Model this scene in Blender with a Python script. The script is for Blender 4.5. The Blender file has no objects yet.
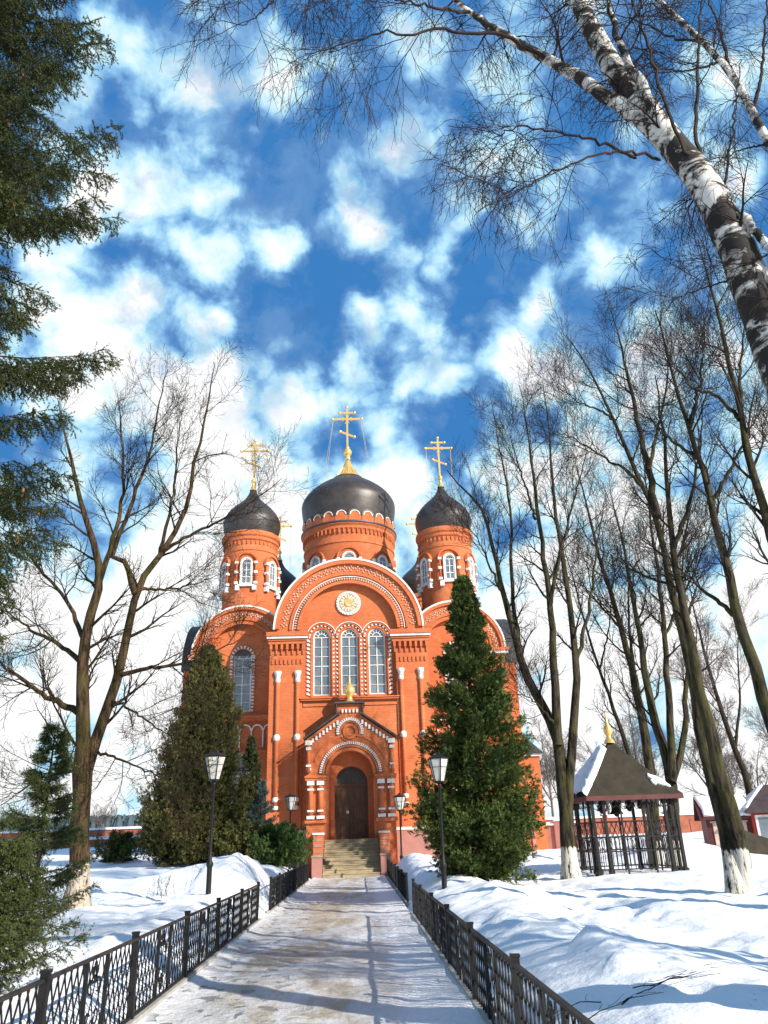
import bpy, math, random
import numpy as np
from mathutils import Vector, Matrix
from mathutils.geometry import tessellate_polygon

SC = bpy.context.scene
COL = SC.collection
R = math.radians
PI = math.pi

# ------------------------------------------------------------------ camera, sky, sun, exposure
EYE = 1.65
PITCH, ROLL, FPX = R(23.0), R(2.0), 769.0
cam = bpy.data.objects.new('camera', bpy.data.cameras.new('camera'))
COL.objects.link(cam)
cam.data.sensor_fit = 'VERTICAL'
cam.data.sensor_height = 36.0
cam.data.lens = FPX / 1024 * 36.0
cam.data.clip_start = 0.1
cam.data.clip_end = 6000
_fw = Vector((0, math.cos(PITCH), math.sin(PITCH)))
_up = Vector((0, -math.sin(PITCH), math.cos(PITCH)))
_rt = Vector((1, 0, 0))
_r2 = _rt * math.cos(ROLL) - _up * math.sin(ROLL)
_u2 = _up * math.cos(ROLL) + _rt * math.sin(ROLL)
cam.matrix_world = Matrix(((_r2.x, _u2.x, -_fw.x, 0), (_r2.y, _u2.y, -_fw.y, 0), (_r2.z, _u2.z, -_fw.z, EYE), (0, 0, 0, 1)))
SC.camera = cam

SUN_AZ, SUN_EL = R(131.0), R(27.0)            # clockwise from +Y
SUN_DIR = Vector((math.sin(SUN_AZ) * math.cos(SUN_EL), math.cos(SUN_AZ) * math.cos(SUN_EL), math.sin(SUN_EL)))
SC.view_settings.view_transform = 'Standard'
SC.view_settings.look = 'None'
SC.view_settings.exposure = 0.7
SC.view_settings.gamma = 1.0
SC.view_settings.use_curve_mapping = False

SC.render.engine = 'CYCLES'
SC.cycles.max_bounces = 5
SC.cycles.diffuse_bounces = 3
SC.cycles.glossy_bounces = 2

world = bpy.data.worlds.new('World')
SC.world = world
world.use_nodes = True
SKY_STRENGTH = 0.1


def ray_dir(px, py):
    d = _r2 * ((px - 384) / FPX) + _u2 * ((512 - py) / FPX) + _fw
    return d.normalized()


def build_sky():
    nt = world.node_tree
    nt.nodes.clear()
    N, L = nt.nodes.new, nt.links.new
    out = N('ShaderNodeOutputWorld')
    bg = N('ShaderNodeBackground')
    bg.inputs['Strength'].default_value = SKY_STRENGTH
    L(bg.outputs[0], out.inputs[0])
    sky = N('ShaderNodeTexSky')
    sky.sky_type = 'NISHITA'
    sky.sun_disc = False
    sky.sun_elevation = SUN_EL
    sky.sun_rotation = SUN_AZ
    sky.air_density = 1.0
    sky.dust_density = 0.3
    sky.ozone_density = 3.0
    hs = N('ShaderNodeHueSaturation')
    hs.inputs['Saturation'].default_value = 1.25
    hs.inputs['Value'].default_value = 1.25
    L(sky.outputs[0], hs.inputs['Color'])
    tc = N('ShaderNodeTexCoord')
    # warped direction: makes the edges of the cloud banks fluffy
    wn = N('ShaderNodeTexNoise')
    wn.inputs['Scale'].default_value = 7.0
    wn.inputs['Detail'].default_value = 5.0
    wn.inputs['Roughness'].default_value = 0.6
    L(tc.outputs['Generated'], wn.inputs['Vector'])
    ws = N('ShaderNodeVectorMath'); ws.operation = 'SUBTRACT'
    ws.inputs[1].default_value = (0.5, 0.5, 0.5)
    L(wn.outputs['Color'], ws.inputs[0])
    wm = N('ShaderNodeVectorMath'); wm.operation = 'MULTIPLY_ADD'
    wm.inputs[1].default_value = (0.10, 0.10, 0.10)
    L(ws.outputs[0], wm.inputs[0])
    L(tc.outputs['Generated'], wm.inputs[2])
    # cloud banks by direction: (x, y, radius in 1/769 rad, weight)
    banks = [(275, 72, 50, .55), (87, 72, 50, .60), (119, 202, 55, .42), (204, 208, 64, .42), (269, 260, 52, .46), (197, 280, 62, .42), (60, 250, 80, .5),
             (363, 225, 44, .44), (418, 254, 58, .50), (438, 329, 44, .52), (366, 312, 48, .32), (353, 352, 48, .30), (125, 365, 85, .55), (223, 365, 64, .42),
             (295, 397, 44, .40), (386, 390, 52, .38), (445, 392, 46, .42), (470, 176, 44, .58), (445, 137, 48, .48), (536, 312, 48, .50), (530, 368, 48, .46),
             (210, 443, 85, .5), (405, 455, 44, .35), (392, 500, 50, .45), (165, 39, 95, .20), (190, 98, 85, .18), (386, 150, 65, .14),
             (119, 117, 42, -.32), (269, 172, 52, -.26), (340, 110, 55, -.32), (295, 312, 38, -.28), (418, 200, 46, -.26), (490, 286, 44, -.34), (445, 362, 26, -.2),
             (412, 420, 30, -.3), (360, 273, 28, -.2), (132, 247, 22, -.2), (555, 338, 38, -.34), (295, 371, 28, -.24), (235, 5, 40, -.2),
             (130, 560, 230, .34), (300, 640, 250, .34), (640, 600, 280, .36), (730, 120, 90, .30), (600, 200, 70, .24), (620, 400, 110, .20), (700, 320, 70, .30), (520, 30, 60, .28), (430, 60, 50, .25)]
    acc = None
    for (x, y, r, w) in banks:
        d = ray_dir(x, y)
        v = N('ShaderNodeVectorMath'); v.operation = 'DISTANCE'
        L(wm.outputs[0], v.inputs[0])
        v.inputs[1].default_value = d
        m = N('ShaderNodeMapRange'); m.interpolation_type = 'SMOOTHSTEP'
        m.inputs['From Min'].default_value = 0.0
        m.inputs['From Max'].default_value = r / FPX * 1.25
        m.inputs['To Min'].default_value = w
        m.inputs['To Max'].default_value = 0.0
        L(v.outputs['Value'], m.inputs['Value'])
        if acc is None:
            acc = m.outputs[0]
        else:
            a = N('ShaderNodeMath'); a.operation = 'ADD'
            L(acc, a.inputs[0]); L(m.outputs[0], a.inputs[1])
            acc = a.outputs[0]
    # puffs
    pn = N('ShaderNodeTexNoise')
    pn.inputs['Scale'].default_value = 15.0
    pn.inputs['Detail'].default_value = 7.0
    pn.inputs['Roughness'].default_value = 0.60
    pn.inputs['Distortion'].default_value = 0.3
    L(tc.outputs['Generated'], pn.inputs['Vector'])
    a = N('ShaderNodeMath'); a.operation = 'MULTIPLY_ADD'
    L(pn.outputs['Fac'], a.inputs[0]); a.inputs[1].default_value = 1.15; a.inputs[2].default_value = -0.34
    vo = N('ShaderNodeTexVoronoi'); vo.feature = 'F1'
    vo.inputs['Scale'].default_value = 13.0
    vo.inputs['Detail'].default_value = 1.0
    L(wm.outputs[0], vo.inputs['Vector'])
    vm = N('ShaderNodeMath'); vm.operation = 'MULTIPLY_ADD'
    L(vo.outputs['Distance'], vm.inputs[0]); vm.inputs[1].default_value = -0.92; vm.inputs[2].default_value = 0.75
    b0 = N('ShaderNodeMath'); b0.operation = 'ADD'
    L(a.outputs[0], b0.inputs[0]); L(vm.outputs[0], b0.inputs[1])
    b = N('ShaderNodeMath'); b.operation = 'ADD'
    L(acc, b.inputs[0]); L(b0.outputs[0], b.inputs[1])
    # low bank round the horizon and everywhere outside the mapped part of the sky
    sp = N('ShaderNodeSeparateXYZ')
    L(tc.outputs['Generated'], sp.inputs[0])
    hz = N('ShaderNodeMapRange'); hz.interpolation_type = 'SMOOTHSTEP'
    hz.inputs['From Min'].default_value = 0.0; hz.inputs['From Max'].default_value = 0.64
    hz.inputs['To Min'].default_value = 0.54; hz.inputs['To Max'].default_value = 0.0
    L(sp.outputs['Z'], hz.inputs['Value'])
    c = N('ShaderNodeMath'); c.operation = 'ADD'
    L(b.outputs[0], c.inputs[0]); L(hz.outputs[0], c.inputs[1])
    ramp = N('ShaderNodeValToRGB')
    cr = ramp.color_ramp
    cr.elements[0].position = 0.20; cr.elements[0].color = (0.045, 0.205, 0.52, 1)
    cr.elements[1].position = 0.98; cr.elements[1].color = (1.05, 1.05, 1.05, 1)
    e = cr.elements.new(0.36); e.color = (0.105, 0.265, 0.56, 1)
    e = cr.elements.new(0.50); e.color = (0.24, 0.50, 0.81, 1)
    e = cr.elements.new(0.64); e.color = (0.50, 0.81, 0.97, 1)
    e = cr.elements.new(0.80); e.color = (0.78, 0.94, 1.0, 1)
    L(c.outputs[0], ramp.inputs[0])
    mul = N('ShaderNodeVectorMath'); mul.operation = 'SCALE'
    mul.inputs['Scale'].default_value = 6.6
    L(ramp.outputs[0], mul.inputs[0])
    # grey undersides
    gn = N('ShaderNodeTexNoise'); gn.inputs['Scale'].default_value = 9.0; gn.inputs['Detail'].default_value = 6.0; gn.inputs['Roughness'].default_value = 0.6
    go = N('ShaderNodeVectorMath'); go.operation = 'ADD'; go.inputs[1].default_value = (3.1, 1.7, 5.3)
    L(wm.outputs[0], go.inputs[0]); L(go.outputs[0], gn.inputs['Vector'])
    gm = N('ShaderNodeMapRange'); gm.interpolation_type = 'SMOOTHSTEP'
    gm.inputs['From Min'].default_value = 0.47; gm.inputs['From Max'].default_value = 0.66; gm.inputs['To Max'].default_value = 0.62
    L(gn.outputs['Fac'], gm.inputs['Value'])
    gz_ = N('ShaderNodeMapRange'); gz_.interpolation_type = 'SMOOTHSTEP'
    gz_.inputs['From Min'].default_value = 0.40; gz_.inputs['From Max'].default_value = 0.62
    L(sp.outputs['Z'], gz_.inputs['Value'])
    gq = N('ShaderNodeMath'); gq.operation = 'MULTIPLY'; L(gm.outputs[0], gq.inputs[0]); L(gz_.outputs[0], gq.inputs[1])
    gx_ = N('ShaderNodeMix'); gx_.data_type = 'RGBA'
    L(gq.outputs[0], gx_.inputs[0]); L(ramp.outputs[0], gx_.inputs[6]); gx_.inputs[7].default_value = (0.16, 0.33, 0.61, 1)
    L(gx_.outputs[2], mul.inputs[0])
    mk = N('ShaderNodeMapRange'); mk.interpolation_type = 'SMOOTHSTEP'
    mk.inputs['From Min'].default_value = -0.45; mk.inputs['From Max'].default_value = -0.1
    L(c.outputs[0], mk.inputs['Value'])
    mix = N('ShaderNodeMix'); mix.data_type = 'RGBA'
    L(mk.outputs[0], mix.inputs[0])
    L(hs.outputs[0], mix.inputs[6]); L(mul.outputs[0], mix.inputs[7])
    L(mix.outputs[2], bg.inputs['Color'])


build_sky()
sun = bpy.data.objects.new('sun', bpy.data.lights.new('sun', 'SUN'))
COL.objects.link(sun)
sun.data.energy = 4.6
sun.data.angle = R(0.5)
sun.data.color = (1.0, 0.93, 0.82)
sun.rotation_euler = (-SUN_DIR).to_track_quat('-Z', 'Y').to_euler()
sun.location = (20, -20, 40)


# ------------------------------------------------------------------ survey helpers
def at(px, py, Y):
    """point of the place seen at pixel (px, py) at the distance Y north of the camera"""
    d = ray_dir(px, py)
    t = Y / d.y
    return np.array((d.x * t, Y, EYE + d.z * t))


YAW = R(2.4)
ORG = np.array((-2.15, 40.5, 0.0))
UX = np.array((math.cos(YAW), math.sin(YAW), 0.0))
AX = np.array((-math.sin(YAW), math.cos(YAW), 0.0))


def path_pt(u, v, z=0.0):
    return ORG + UX * u + AX * v + np.array((0, 0, z))


_vt = np.random.default_rng(5).random((256, 256))


def vnoise(x, y):
    xi = np.floor(x).astype(int); yi = np.floor(y).astype(int)
    fx = x - xi; fy = y - yi
    fx = fx * fx * (3 - 2 * fx); fy = fy * fy * (3 - 2 * fy)
    a = _vt[xi & 255, yi & 255]; b = _vt[(xi + 1) & 255, yi & 255]
    c = _vt[xi & 255, (yi + 1) & 255]; d = _vt[(xi + 1) & 255, (yi + 1) & 255]
    return (a * (1 - fx) + b * fx) * (1 - fy) + (c * (1 - fx) + d * fx) * fy - 0.5


def gauss(x, y, cx, cy, rx, ry):
    return np.exp(-((x - cx) / rx) ** 2 - ((y - cy) / ry) ** 2)


def dome(x, y, cx, cy, rx, ry):
    return np.exp(-((((x - cx) / rx) ** 2 + ((y - cy) / ry) ** 2) ** 1.9))


def sstep(a, b, x):
    t = np.clip((x - a) / (b - a), 0, 1)
    return t * t * (3 - 2 * t)


def ground_h(X, Y):
    X = np.asarray(X, float); Y = np.asarray(Y, float)
    dx = X - ORG[0]; dy = Y - ORG[1]
    u = dx * UX[0] + dy * UX[1]; v = dx * AX[0] + dy * AX[1]
    lumps = vnoise(X * .55 + 7, Y * .55) * .17 + vnoise(X * 1.5, Y * 1.5 + 3) * .06 + vnoise(X * 3.6, Y * 3.6) * .045 + vnoise(X * 8, Y * 8) * .026 + vnoise(X * 15, Y * 15) * .010
    big = vnoise(X * .16, Y * .16) * .25
    # right bank
    du = np.clip(u - 1.62, 0, None)
    rise = 1 - np.exp(-(du / .55) ** 1.5)
    crest = np.interp(v, [-45, -33, -27, -20, -14, -7, -3, 2], [.35, .36, .42, .50, .62, .98, 1.05, .5])
    plain = np.interp(Y, [0, 20, 35, 48, 62, 74, 100], [.33, .40, .42, .45, .9, 1.25, 1.4])
    hr = plain + (crest - plain) * np.exp(-((du - .9) / 1.3) ** 2)
    # old shovelled ridge along the footpath on the right
    hr = hr + .13 * np.exp(-((u - (3.3 + .35 * np.sin(v * .5))) / .55) ** 2) * sstep(-38, -30, v) * (1 - sstep(-20, -12, v))
    hr = hr - .12 * np.exp(-((u - (5.0 + .03 * (v + 25))) / .8) ** 2) * (1 - sstep(-16, -8, v))
    hr = hr + 1.0 * gauss(X, Y, 11.9, 37, 1.9, 2.2) + .5 * gauss(X, Y, 5.2, 36, 2.5, 3)
    # left bank
    dl = np.clip(-1.86 - u, 0, None)
    risel = 1 - np.exp(-(dl / .6) ** 1.5)
    crestl = np.interp(v, [-45, -31, -25, -21, -12, -6, -2, 2], [.36, .38, .46, .54, .80, .85, .6, .4])
    plainl = np.interp(Y, [0, 12, 22, 36, 50, 80, 120], [.25, .28, .34, .85, 1.2, 1.95, 2.2])
    hl = plainl + (crestl - plainl) * np.exp(-((dl - 1.0) / 1.2) ** 2)
    hl = hl + .55 * dome(X, Y, -5.2, 25.2, 2.7, 2.3) + .25 * gauss(X, Y, -8.5, 26, 3, 2.5)
    side = np.where(u > 0, rise, risel)
    h = np.where(u > 0, hr * rise, hl * risel) + (lumps + big * (np.abs(u) > 4)) * np.clip(side, 0, 1) * np.clip(np.abs(u) / 3, .4, 1)
    inside = (u > -1.86) & (u < 1.62)
    h = np.where(inside, -.07, np.maximum(h, -.02))
    # under the church: keep low
    ch = sstep(-.8, .2, v) * (np.abs(u) < 2.6)
    h = h * (1 - ch) - .07 * ch
    far = np.hypot(X, Y)
    h = h + sstep(130, 900, far) * 6
    return h


def gh(x, y):
    return float(ground_h(np.array([x]), np.array([y]))[0])


# ------------------------------------------------------------------ materials
def mat(name, color, rough=.7, metal=0.0, spec=.5):
    m = bpy.data.materials.new(name)
    m.use_nodes = True
    b = m.node_tree.nodes['Principled BSDF']
    b.inputs['Base Color'].default_value = (*color, 1)
    b.inputs['Roughness'].default_value = rough
    b.inputs['Metallic'].default_value = metal
    b.inputs['Specular IOR Level'].default_value = spec
    return m


def noisy(name, c0, c1, scale=3.0, rough=.75, detail=5, bump=0.0, bscale=None, metal=0.0, p0=.35, p1=.65, island=0.0, stretch=(1, 1, 1), spec=.4):
    m = mat(name, c0, rough, metal, spec)
    nt = m.node_tree; N, L = nt.nodes.new, nt.links.new
    b = nt.nodes['Principled BSDF']
    tc = N('ShaderNodeTexCoord')
    mp = N('ShaderNodeMapping'); mp.inputs['Scale'].default_value = stretch
    L(tc.outputs['Object'], mp.inputs[0])
    n = N('ShaderNodeTexNoise'); n.inputs['Scale'].default_value = scale; n.inputs['Detail'].default_value = detail
    n.inputs['Roughness'].default_value = .62
    L(mp.outputs[0], n.inputs['Vector'])
    r = N('ShaderNodeValToRGB')
    r.color_ramp.elements[0].position = p0; r.color_ramp.elements[0].color = (*c0, 1)
    r.color_ramp.elements[1].position = p1; r.color_ramp.elements[1].color = (*c1, 1)
    src = n.outputs['Fac']
    if island:
        g = N('ShaderNodeNewGeometry')
        a = N('ShaderNodeMath'); a.operation = 'MULTIPLY_ADD'
        L(g.outputs['Random Per Island'], a.inputs[0]); a.inputs[1].default_value = island; a.inputs[2].default_value = -island / 2
        s = N('ShaderNodeMath'); s.operation = 'ADD'
        L(src, s.inputs[0]); L(a.outputs[0], s.inputs[1])
        src = s.outputs[0]
    L(src, r.inputs[0])
    L(r.outputs[0], b.inputs['Base Color'])
    if bump:
        bn = N('ShaderNodeBump'); bn.inputs['Strength'].default_value = 1.0; bn.inputs['Distance'].default_value = bump
        n2 = N('ShaderNodeTexNoise'); n2.inputs['Scale'].default_value = bscale or scale * 3; n2.inputs['Detail'].default_value = 6
        L(mp.outputs[0], n2.inputs['Vector'])
        L(n2.outputs['Fac'], bn.inputs['Height'])
        L(bn.outputs[0], b.inputs['Normal'])
    return m


def brick_mat(name, c1, c2, mortar, stain):
    m = mat(name, c1, .85, 0, .25)
    nt = m.node_tree; N, L = nt.nodes.new, nt.links.new
    b = nt.nodes['Principled BSDF']
    tc = N('ShaderNodeTexCoord')
    sx = N('ShaderNodeSeparateXYZ'); L(tc.outputs['Object'], sx.inputs[0])
    ad = N('ShaderNodeMath'); ad.operation = 'ADD'; L(sx.outputs[0], ad.inputs[0]); L(sx.outputs[1], ad.inputs[1])
    cb = N('ShaderNodeCombineXYZ'); L(ad.outputs[0], cb.inputs[0]); L(sx.outputs[2], cb.inputs[1])
    br = N('ShaderNodeTexBrick')
    br.inputs['Scale'].default_value = 1.0
    br.inputs['Brick Width'].default_value = .28; br.inputs['Row Height'].default_value = .085
    br.inputs['Mortar Size'].default_value = .009; br.inputs['Mortar Smooth'].default_value = .3
    br.inputs['Color1'].default_value = (*c1, 1); br.inputs['Color2'].default_value = (*c2, 1); br.inputs['Mortar'].default_value = (*mortar, 1)
    L(cb.outputs[0], br.inputs['Vector'])
    n = N('ShaderNodeTexNoise'); n.inputs['Scale'].default_value = .38; n.inputs['Detail'].default_value = 11; n.inputs['Roughness'].default_value = .7
    L(tc.outputs['Object'], n.inputs['Vector'])
    rp = N('ShaderNodeMapRange'); rp.inputs['From Min'].default_value = .42; rp.inputs['From Max'].default_value = .74
    rp.inputs['To Max'].default_value = .72
    L(n.outputs['Fac'], rp.inputs['Value'])
    mx = N('ShaderNodeMix'); mx.data_type = 'RGBA'
    L(rp.outputs[0], mx.inputs[0]); L(br.outputs['Color'], mx.inputs[6]); mx.inputs[7].default_value = (*stain, 1)
    # salt bloom and pale patched brickwork
    n3 = N('ShaderNodeTexNoise'); n3.inputs['Scale'].default_value = 1.1; n3.inputs['Detail'].default_value = 10; n3.inputs['Roughness'].default_value = .75
    L(tc.outputs['Object'], n3.inputs['Vector'])
    r3 = N('ShaderNodeMapRange'); r3.inputs['From Min'].default_value = .53; r3.inputs['From Max'].default_value = .72; r3.inputs['To Max'].default_value = .42
    L(n3.outputs['Fac'], r3.inputs['Value'])
    m3 = N('ShaderNodeMix'); m3.data_type = 'RGBA'
    L(r3.outputs[0], m3.inputs[0]); L(mx.outputs[2], m3.inputs[6]); m3.inputs[7].default_value = (.62, .33, .17, 1)
    L(m3.outputs[2], b.inputs['Base Color'])
    bp = N('ShaderNodeBump'); bp.inputs['Distance'].default_value = .012; bp.invert = True
    L(br.outputs['Fac'], bp.inputs['Height']); L(bp.outputs[0], b.inputs['Normal'])
    return m


M = {}
M['brick'] = brick_mat('red_brick', (.61, .172, .060), (.56, .142, .048), (.51, .19, .09), (.38, .082, .034))
M['brick_far'] = noisy('wall_brick', (.36, .115, .06), (.24, .07, .042), 1.5)
M['white'] = noisy('white_limewash', (.76, .73, .68), (.50, .43, .38), 2.2, .85, p0=.42, p1=.75)
M['pink'] = noisy('pink_plaster', (.42, .20, .165), (.32, .145, .115), 1.2, .85)
M['old_white'] = noisy('weathered_limewash', (.62, .50, .42), (.46, .32, .25), 3.5, .85)
M['stone'] = noisy('worn_stone', (.42, .34, .21), (.26, .21, .13), 2.2, .8, bump=.01, stretch=(1, 1, 5))
M['dome'] = noisy('dark_dome_metal', (.034, .027, .024), (.062, .050, .043), 1.6, .45, metal=.25, bump=.01, bscale=2.5, spec=.6)
M['roof_metal'] = noisy('dark_roof_sheet', (.05, .05, .05), (.075, .072, .07), 1.2, .5, metal=.2)
M['gold'] = noisy('gilded_metal', (.92, .60, .20), (.80, .47, .13), 6, .33, metal=.6)
M['glass'] = noisy('window_glass', (.10, .13, .15), (.19, .22, .24), .9, .12, spec=.9)
M['dark_glass'] = noisy('dark_fanlight_glass', (.022, .024, .026), (.05, .052, .055), 3, .3)
M['wood'] = noisy('dark_door_wood', (.15, .070, .030), (.085, .038, .017), 2.0, .55, stretch=(6, 6, .6), bump=.004)
M['iron'] = noisy('black_painted_iron', (.006, .006, .007), (.016, .014, .013), 8, .55, bump=.001, bscale=60, spec=.28)
M['rail'] = noisy('worn_dark_iron', (.014, .011, .010), (.045, .032, .024), 7, .6, spec=.3)
M['frost_glass'] = noisy('frosted_lamp_glass', (.58, .56, .51), (.38, .36, .32), 4, .35)
M['kerb'] = noisy('kerb_concrete', (.42, .39, .35), (.30, .28, .25), 5, .85, bump=.006)
M['gazebo_roof'] = noisy('brown_roof_sheet', (.020, .015, .008), (.040, .030, .015), 2.5, .8, bump=.006)
M['maroon'] = noisy('maroon_paint', (.105, .020, .016), (.065, .014, .012), 3, .6)
M['redpaint'] = noisy('red_paint', (.45, .05, .04), (.34, .04, .035), 2, .7)
M['bronze'] = noisy('dark_bronze', (.035, .032, .026), (.06, .055, .04), 5, .4, metal=.6)
M['cone'] = noisy('cone_brown', (.30, .16, .07), (.20, .10, .045), 20, .7)
M['seal'] = noisy('medallion_enamel', (.62, .50, .30), (.34, .20, .10), 4.5, .5, p0=.42, p1=.6)


def bark(name, c0, c1, moss, wash_z=None, wash_col=(.60, .57, .50), scale=9):
    m = mat(name, c0, .9, 0, .15)
    nt = m.node_tree; N, L = nt.nodes.new, nt.links.new
    b = nt.nodes['Principled BSDF']
    tc = N('ShaderNodeTexCoord')
    mp = N('ShaderNodeMapping'); mp.inputs['Scale'].default_value = (1, 1, .16); L(tc.outputs['Object'], mp.inputs[0])
    n = N('ShaderNodeTexNoise'); n.inputs['Scale'].default_value = scale; n.inputs['Detail'].default_value = 8; n.inputs['Roughness'].default_value = .7
    L(mp.outputs[0], n.inputs['Vector'])
    r = N('ShaderNodeValToRGB')
    r.color_ramp.elements[0].position = .43; r.color_ramp.elements[0].color = (*c0, 1)
    r.color_ramp.elements[1].position = .60; r.color_ramp.elements[1].color = (*c1, 1)
    L(n.outputs['Fac'], r.inputs[0])
    n2 = N('ShaderNodeTexNoise'); n2.inputs['Scale'].default_value = 1.3; n2.inputs['Detail'].default_value = 6; n2.inputs['Roughness'].default_value = .7
    L(tc.outputs['Object'], n2.inputs['Vector'])
    mr = N('ShaderNodeMapRange'); mr.inputs['From Min'].default_value = .44; mr.inputs['From Max'].default_value = .66; mr.inputs['To Max'].default_value = .62
    L(n2.outputs['Fac'], mr.inputs['Value'])
    mx = N('ShaderNodeMix'); mx.data_type = 'RGBA'
    L(mr.outputs[0], mx.inputs[0]); L(r.outputs[0], mx.inputs[6]); mx.inputs[7].default_value = (*moss, 1)
    col = mx.outputs[2]
    if wash_z:
        sx = N('ShaderNodeSeparateXYZ'); L(tc.outputs['Object'], sx.inputs[0])
        ma = N('ShaderNodeMath'); ma.operation = 'MULTIPLY_ADD'
        L(n.outputs['Fac'], ma.inputs[0]); ma.inputs[1].default_value = -.35; L(sx.outputs[2], ma.inputs[2])
        m2 = N('ShaderNodeMapRange'); m2.inputs['From Min'].default_value = wash_z - .19; m2.inputs['From Max'].default_value = wash_z - .15
        m2.inputs['To Min'].default_value = .92; m2.inputs['To Max'].default_value = 0
        L(ma.outputs[0], m2.inputs['Value'])
        # paint worn through in the furrows of the bark
        m3 = N('ShaderNodeMapRange'); m3.inputs['From Min'].default_value = .40; m3.inputs['From Max'].default_value = .50
        L(n.outputs['Fac'], m3.inputs['Value'])
        m4 = N('ShaderNodeMath'); m4.operation = 'MULTIPLY'; L(m2.outputs[0], m4.inputs[0]); L(m3.outputs[0], m4.inputs[1])
        my = N('ShaderNodeMix'); my.data_type = 'RGBA'
        L(m4.outputs[0], my.inputs[0]); L(col, my.inputs[6]); my.inputs[7].default_value = (*wash_col, 1)
        col = my.outputs[2]
    L(col, b.inputs['Base Color'])
    bp = N('ShaderNodeBump'); bp.inputs['Distance'].default_value = .06
    L(n.outputs['Fac'], bp.inputs['Height']); L(bp.outputs[0], b.inputs['Normal'])
    return m


M['bark_left'] = bark('brown_bark', (.011, .007, .004), (.105, .064, .036), (.066, .058, .014), .95, (.50, .42, .34))
M['bark_washed'] = bark('mossy_bark_washed', (.010, .008, .006), (.075, .058, .038), (.075, .074, .018), .85)
M['bark'] = bark('grey_brown_bark', (.014, .011, .009), (.050, .039, .028), (.038, .037, .015))
M['twig'] = noisy('twig_bark', (.018, .014, .012), (.042, .031, .025), 2, .85, spec=.1)
M['twig_left'] = noisy('brown_twig_bark', (.018, .012, .008), (.050, .032, .019), 2, .85, spec=.1)
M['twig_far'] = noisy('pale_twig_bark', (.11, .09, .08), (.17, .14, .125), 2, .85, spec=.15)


def birch_bark():
    m = mat('birch_bark', (.7, .68, .63), .75, 0, .3)
    nt = m.node_tree; N, L = nt.nodes.new, nt.links.new
    b = nt.nodes['Principled BSDF']
    tc = N('ShaderNodeTexCoord')
    mp = N('ShaderNodeMapping'); mp.inputs['Scale'].default_value = (2.4, 2.4, 3.6); L(tc.outputs['Object'], mp.inputs[0])
    n = N('ShaderNodeTexNoise'); n.inputs['Scale'].default_value = 1.25; n.inputs['Detail'].default_value = 9; n.inputs['Roughness'].default_value = .68
    n.inputs['Distortion'].default_value = .6
    L(mp.outputs[0], n.inputs['Vector'])
    # old bark at the butt is darker: rough plates take over lower down
    sx = N('ShaderNodeSeparateXYZ'); L(tc.outputs['Object'], sx.inputs[0])
    mr = N('ShaderNodeMapRange'); mr.inputs['From Min'].default_value = 3.0; mr.inputs['From Max'].default_value = 10.5
    mr.inputs['To Min'].default_value = .035; mr.inputs['To Max'].default_value = -.015
    L(sx.outputs[2], mr.inputs['Value'])
    ad = N('ShaderNodeMath'); ad.operation = 'ADD'; L(n.outputs['Fac'], ad.inputs[0]); L(mr.outputs[0], ad.inputs[1])
    r = N('ShaderNodeValToRGB')
    e = r.color_ramp.elements
    e[0].position = .42; e[0].color = (.66, .63, .57, 1)
    e[1].position = .515; e[1].color = (.022, .018, .014, 1)
    x = e.new(.465); x.color = (.40, .36, .31, 1)
    L(ad.outputs[0], r.inputs[0])
    L(r.outputs[0], b.inputs['Base Color'])
    bp = N('ShaderNodeBump'); bp.inputs['Distance'].default_value = .02; bp.invert = True
    L(ad.outputs[0], bp.inputs['Height']); L(bp.outputs[0], b.inputs['Normal'])
    return m


M['birch'] = birch_bark()
M['birch_twig'] = noisy('birch_twig', (.016, .012, .011), (.040, .027, .023), 2, .8, spec=.1)
M['thuja_right'] = noisy('thuja_green', (.022, .048, .011), (.105, .135, .028), .9, .7, island=.5, p0=.25, p1=.8, spec=.2)
M['thuja_dark'] = noisy('thuja_dark_green', (.014, .026, .010), (.052, .062, .020), .9, .7, island=.5, p0=.25, p1=.8, spec=.2)
M['thuja_left'] = noisy('thuja_olive', (.034, .046, .012), (.150, .128, .036), .8, .7, island=.5, p0=.25, p1=.8, spec=.2)
M['spruce'] = noisy('spruce_needles', (.014, .026, .010), (.058, .068, .020), .7, .6, island=.45, p0=.25, p1=.8, spec=.3)
M['spruce_old'] = noisy('old_spruce_needles', (.020, .034, .010), (.090, .096, .024), .7, .6, island=.45, p0=.25, p1=.8, spec=.25)
M['spruce_young'] = noisy('young_spruce_needles', (.026, .042, .012), (.10, .115, .030), .9, .6, island=.45, p0=.25, p1=.8, spec=.25)
M['spruce_blue'] = noisy('blue_spruce_needles', (.035, .070, .070), (.090, .135, .135), 1.0, .6, island=.45, p0=.25, p1=.8, spec=.3)
M['juniper'] = noisy('juniper_green', (.030, .070, .018), (.095, .140, .035), 1.0, .65, island=.5, p0=.25, p1=.8, spec=.2)
M['pine_far'] = noisy('dark_wood', (.045, .075, .085), (.070, .100, .115), .06, .9)


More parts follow.
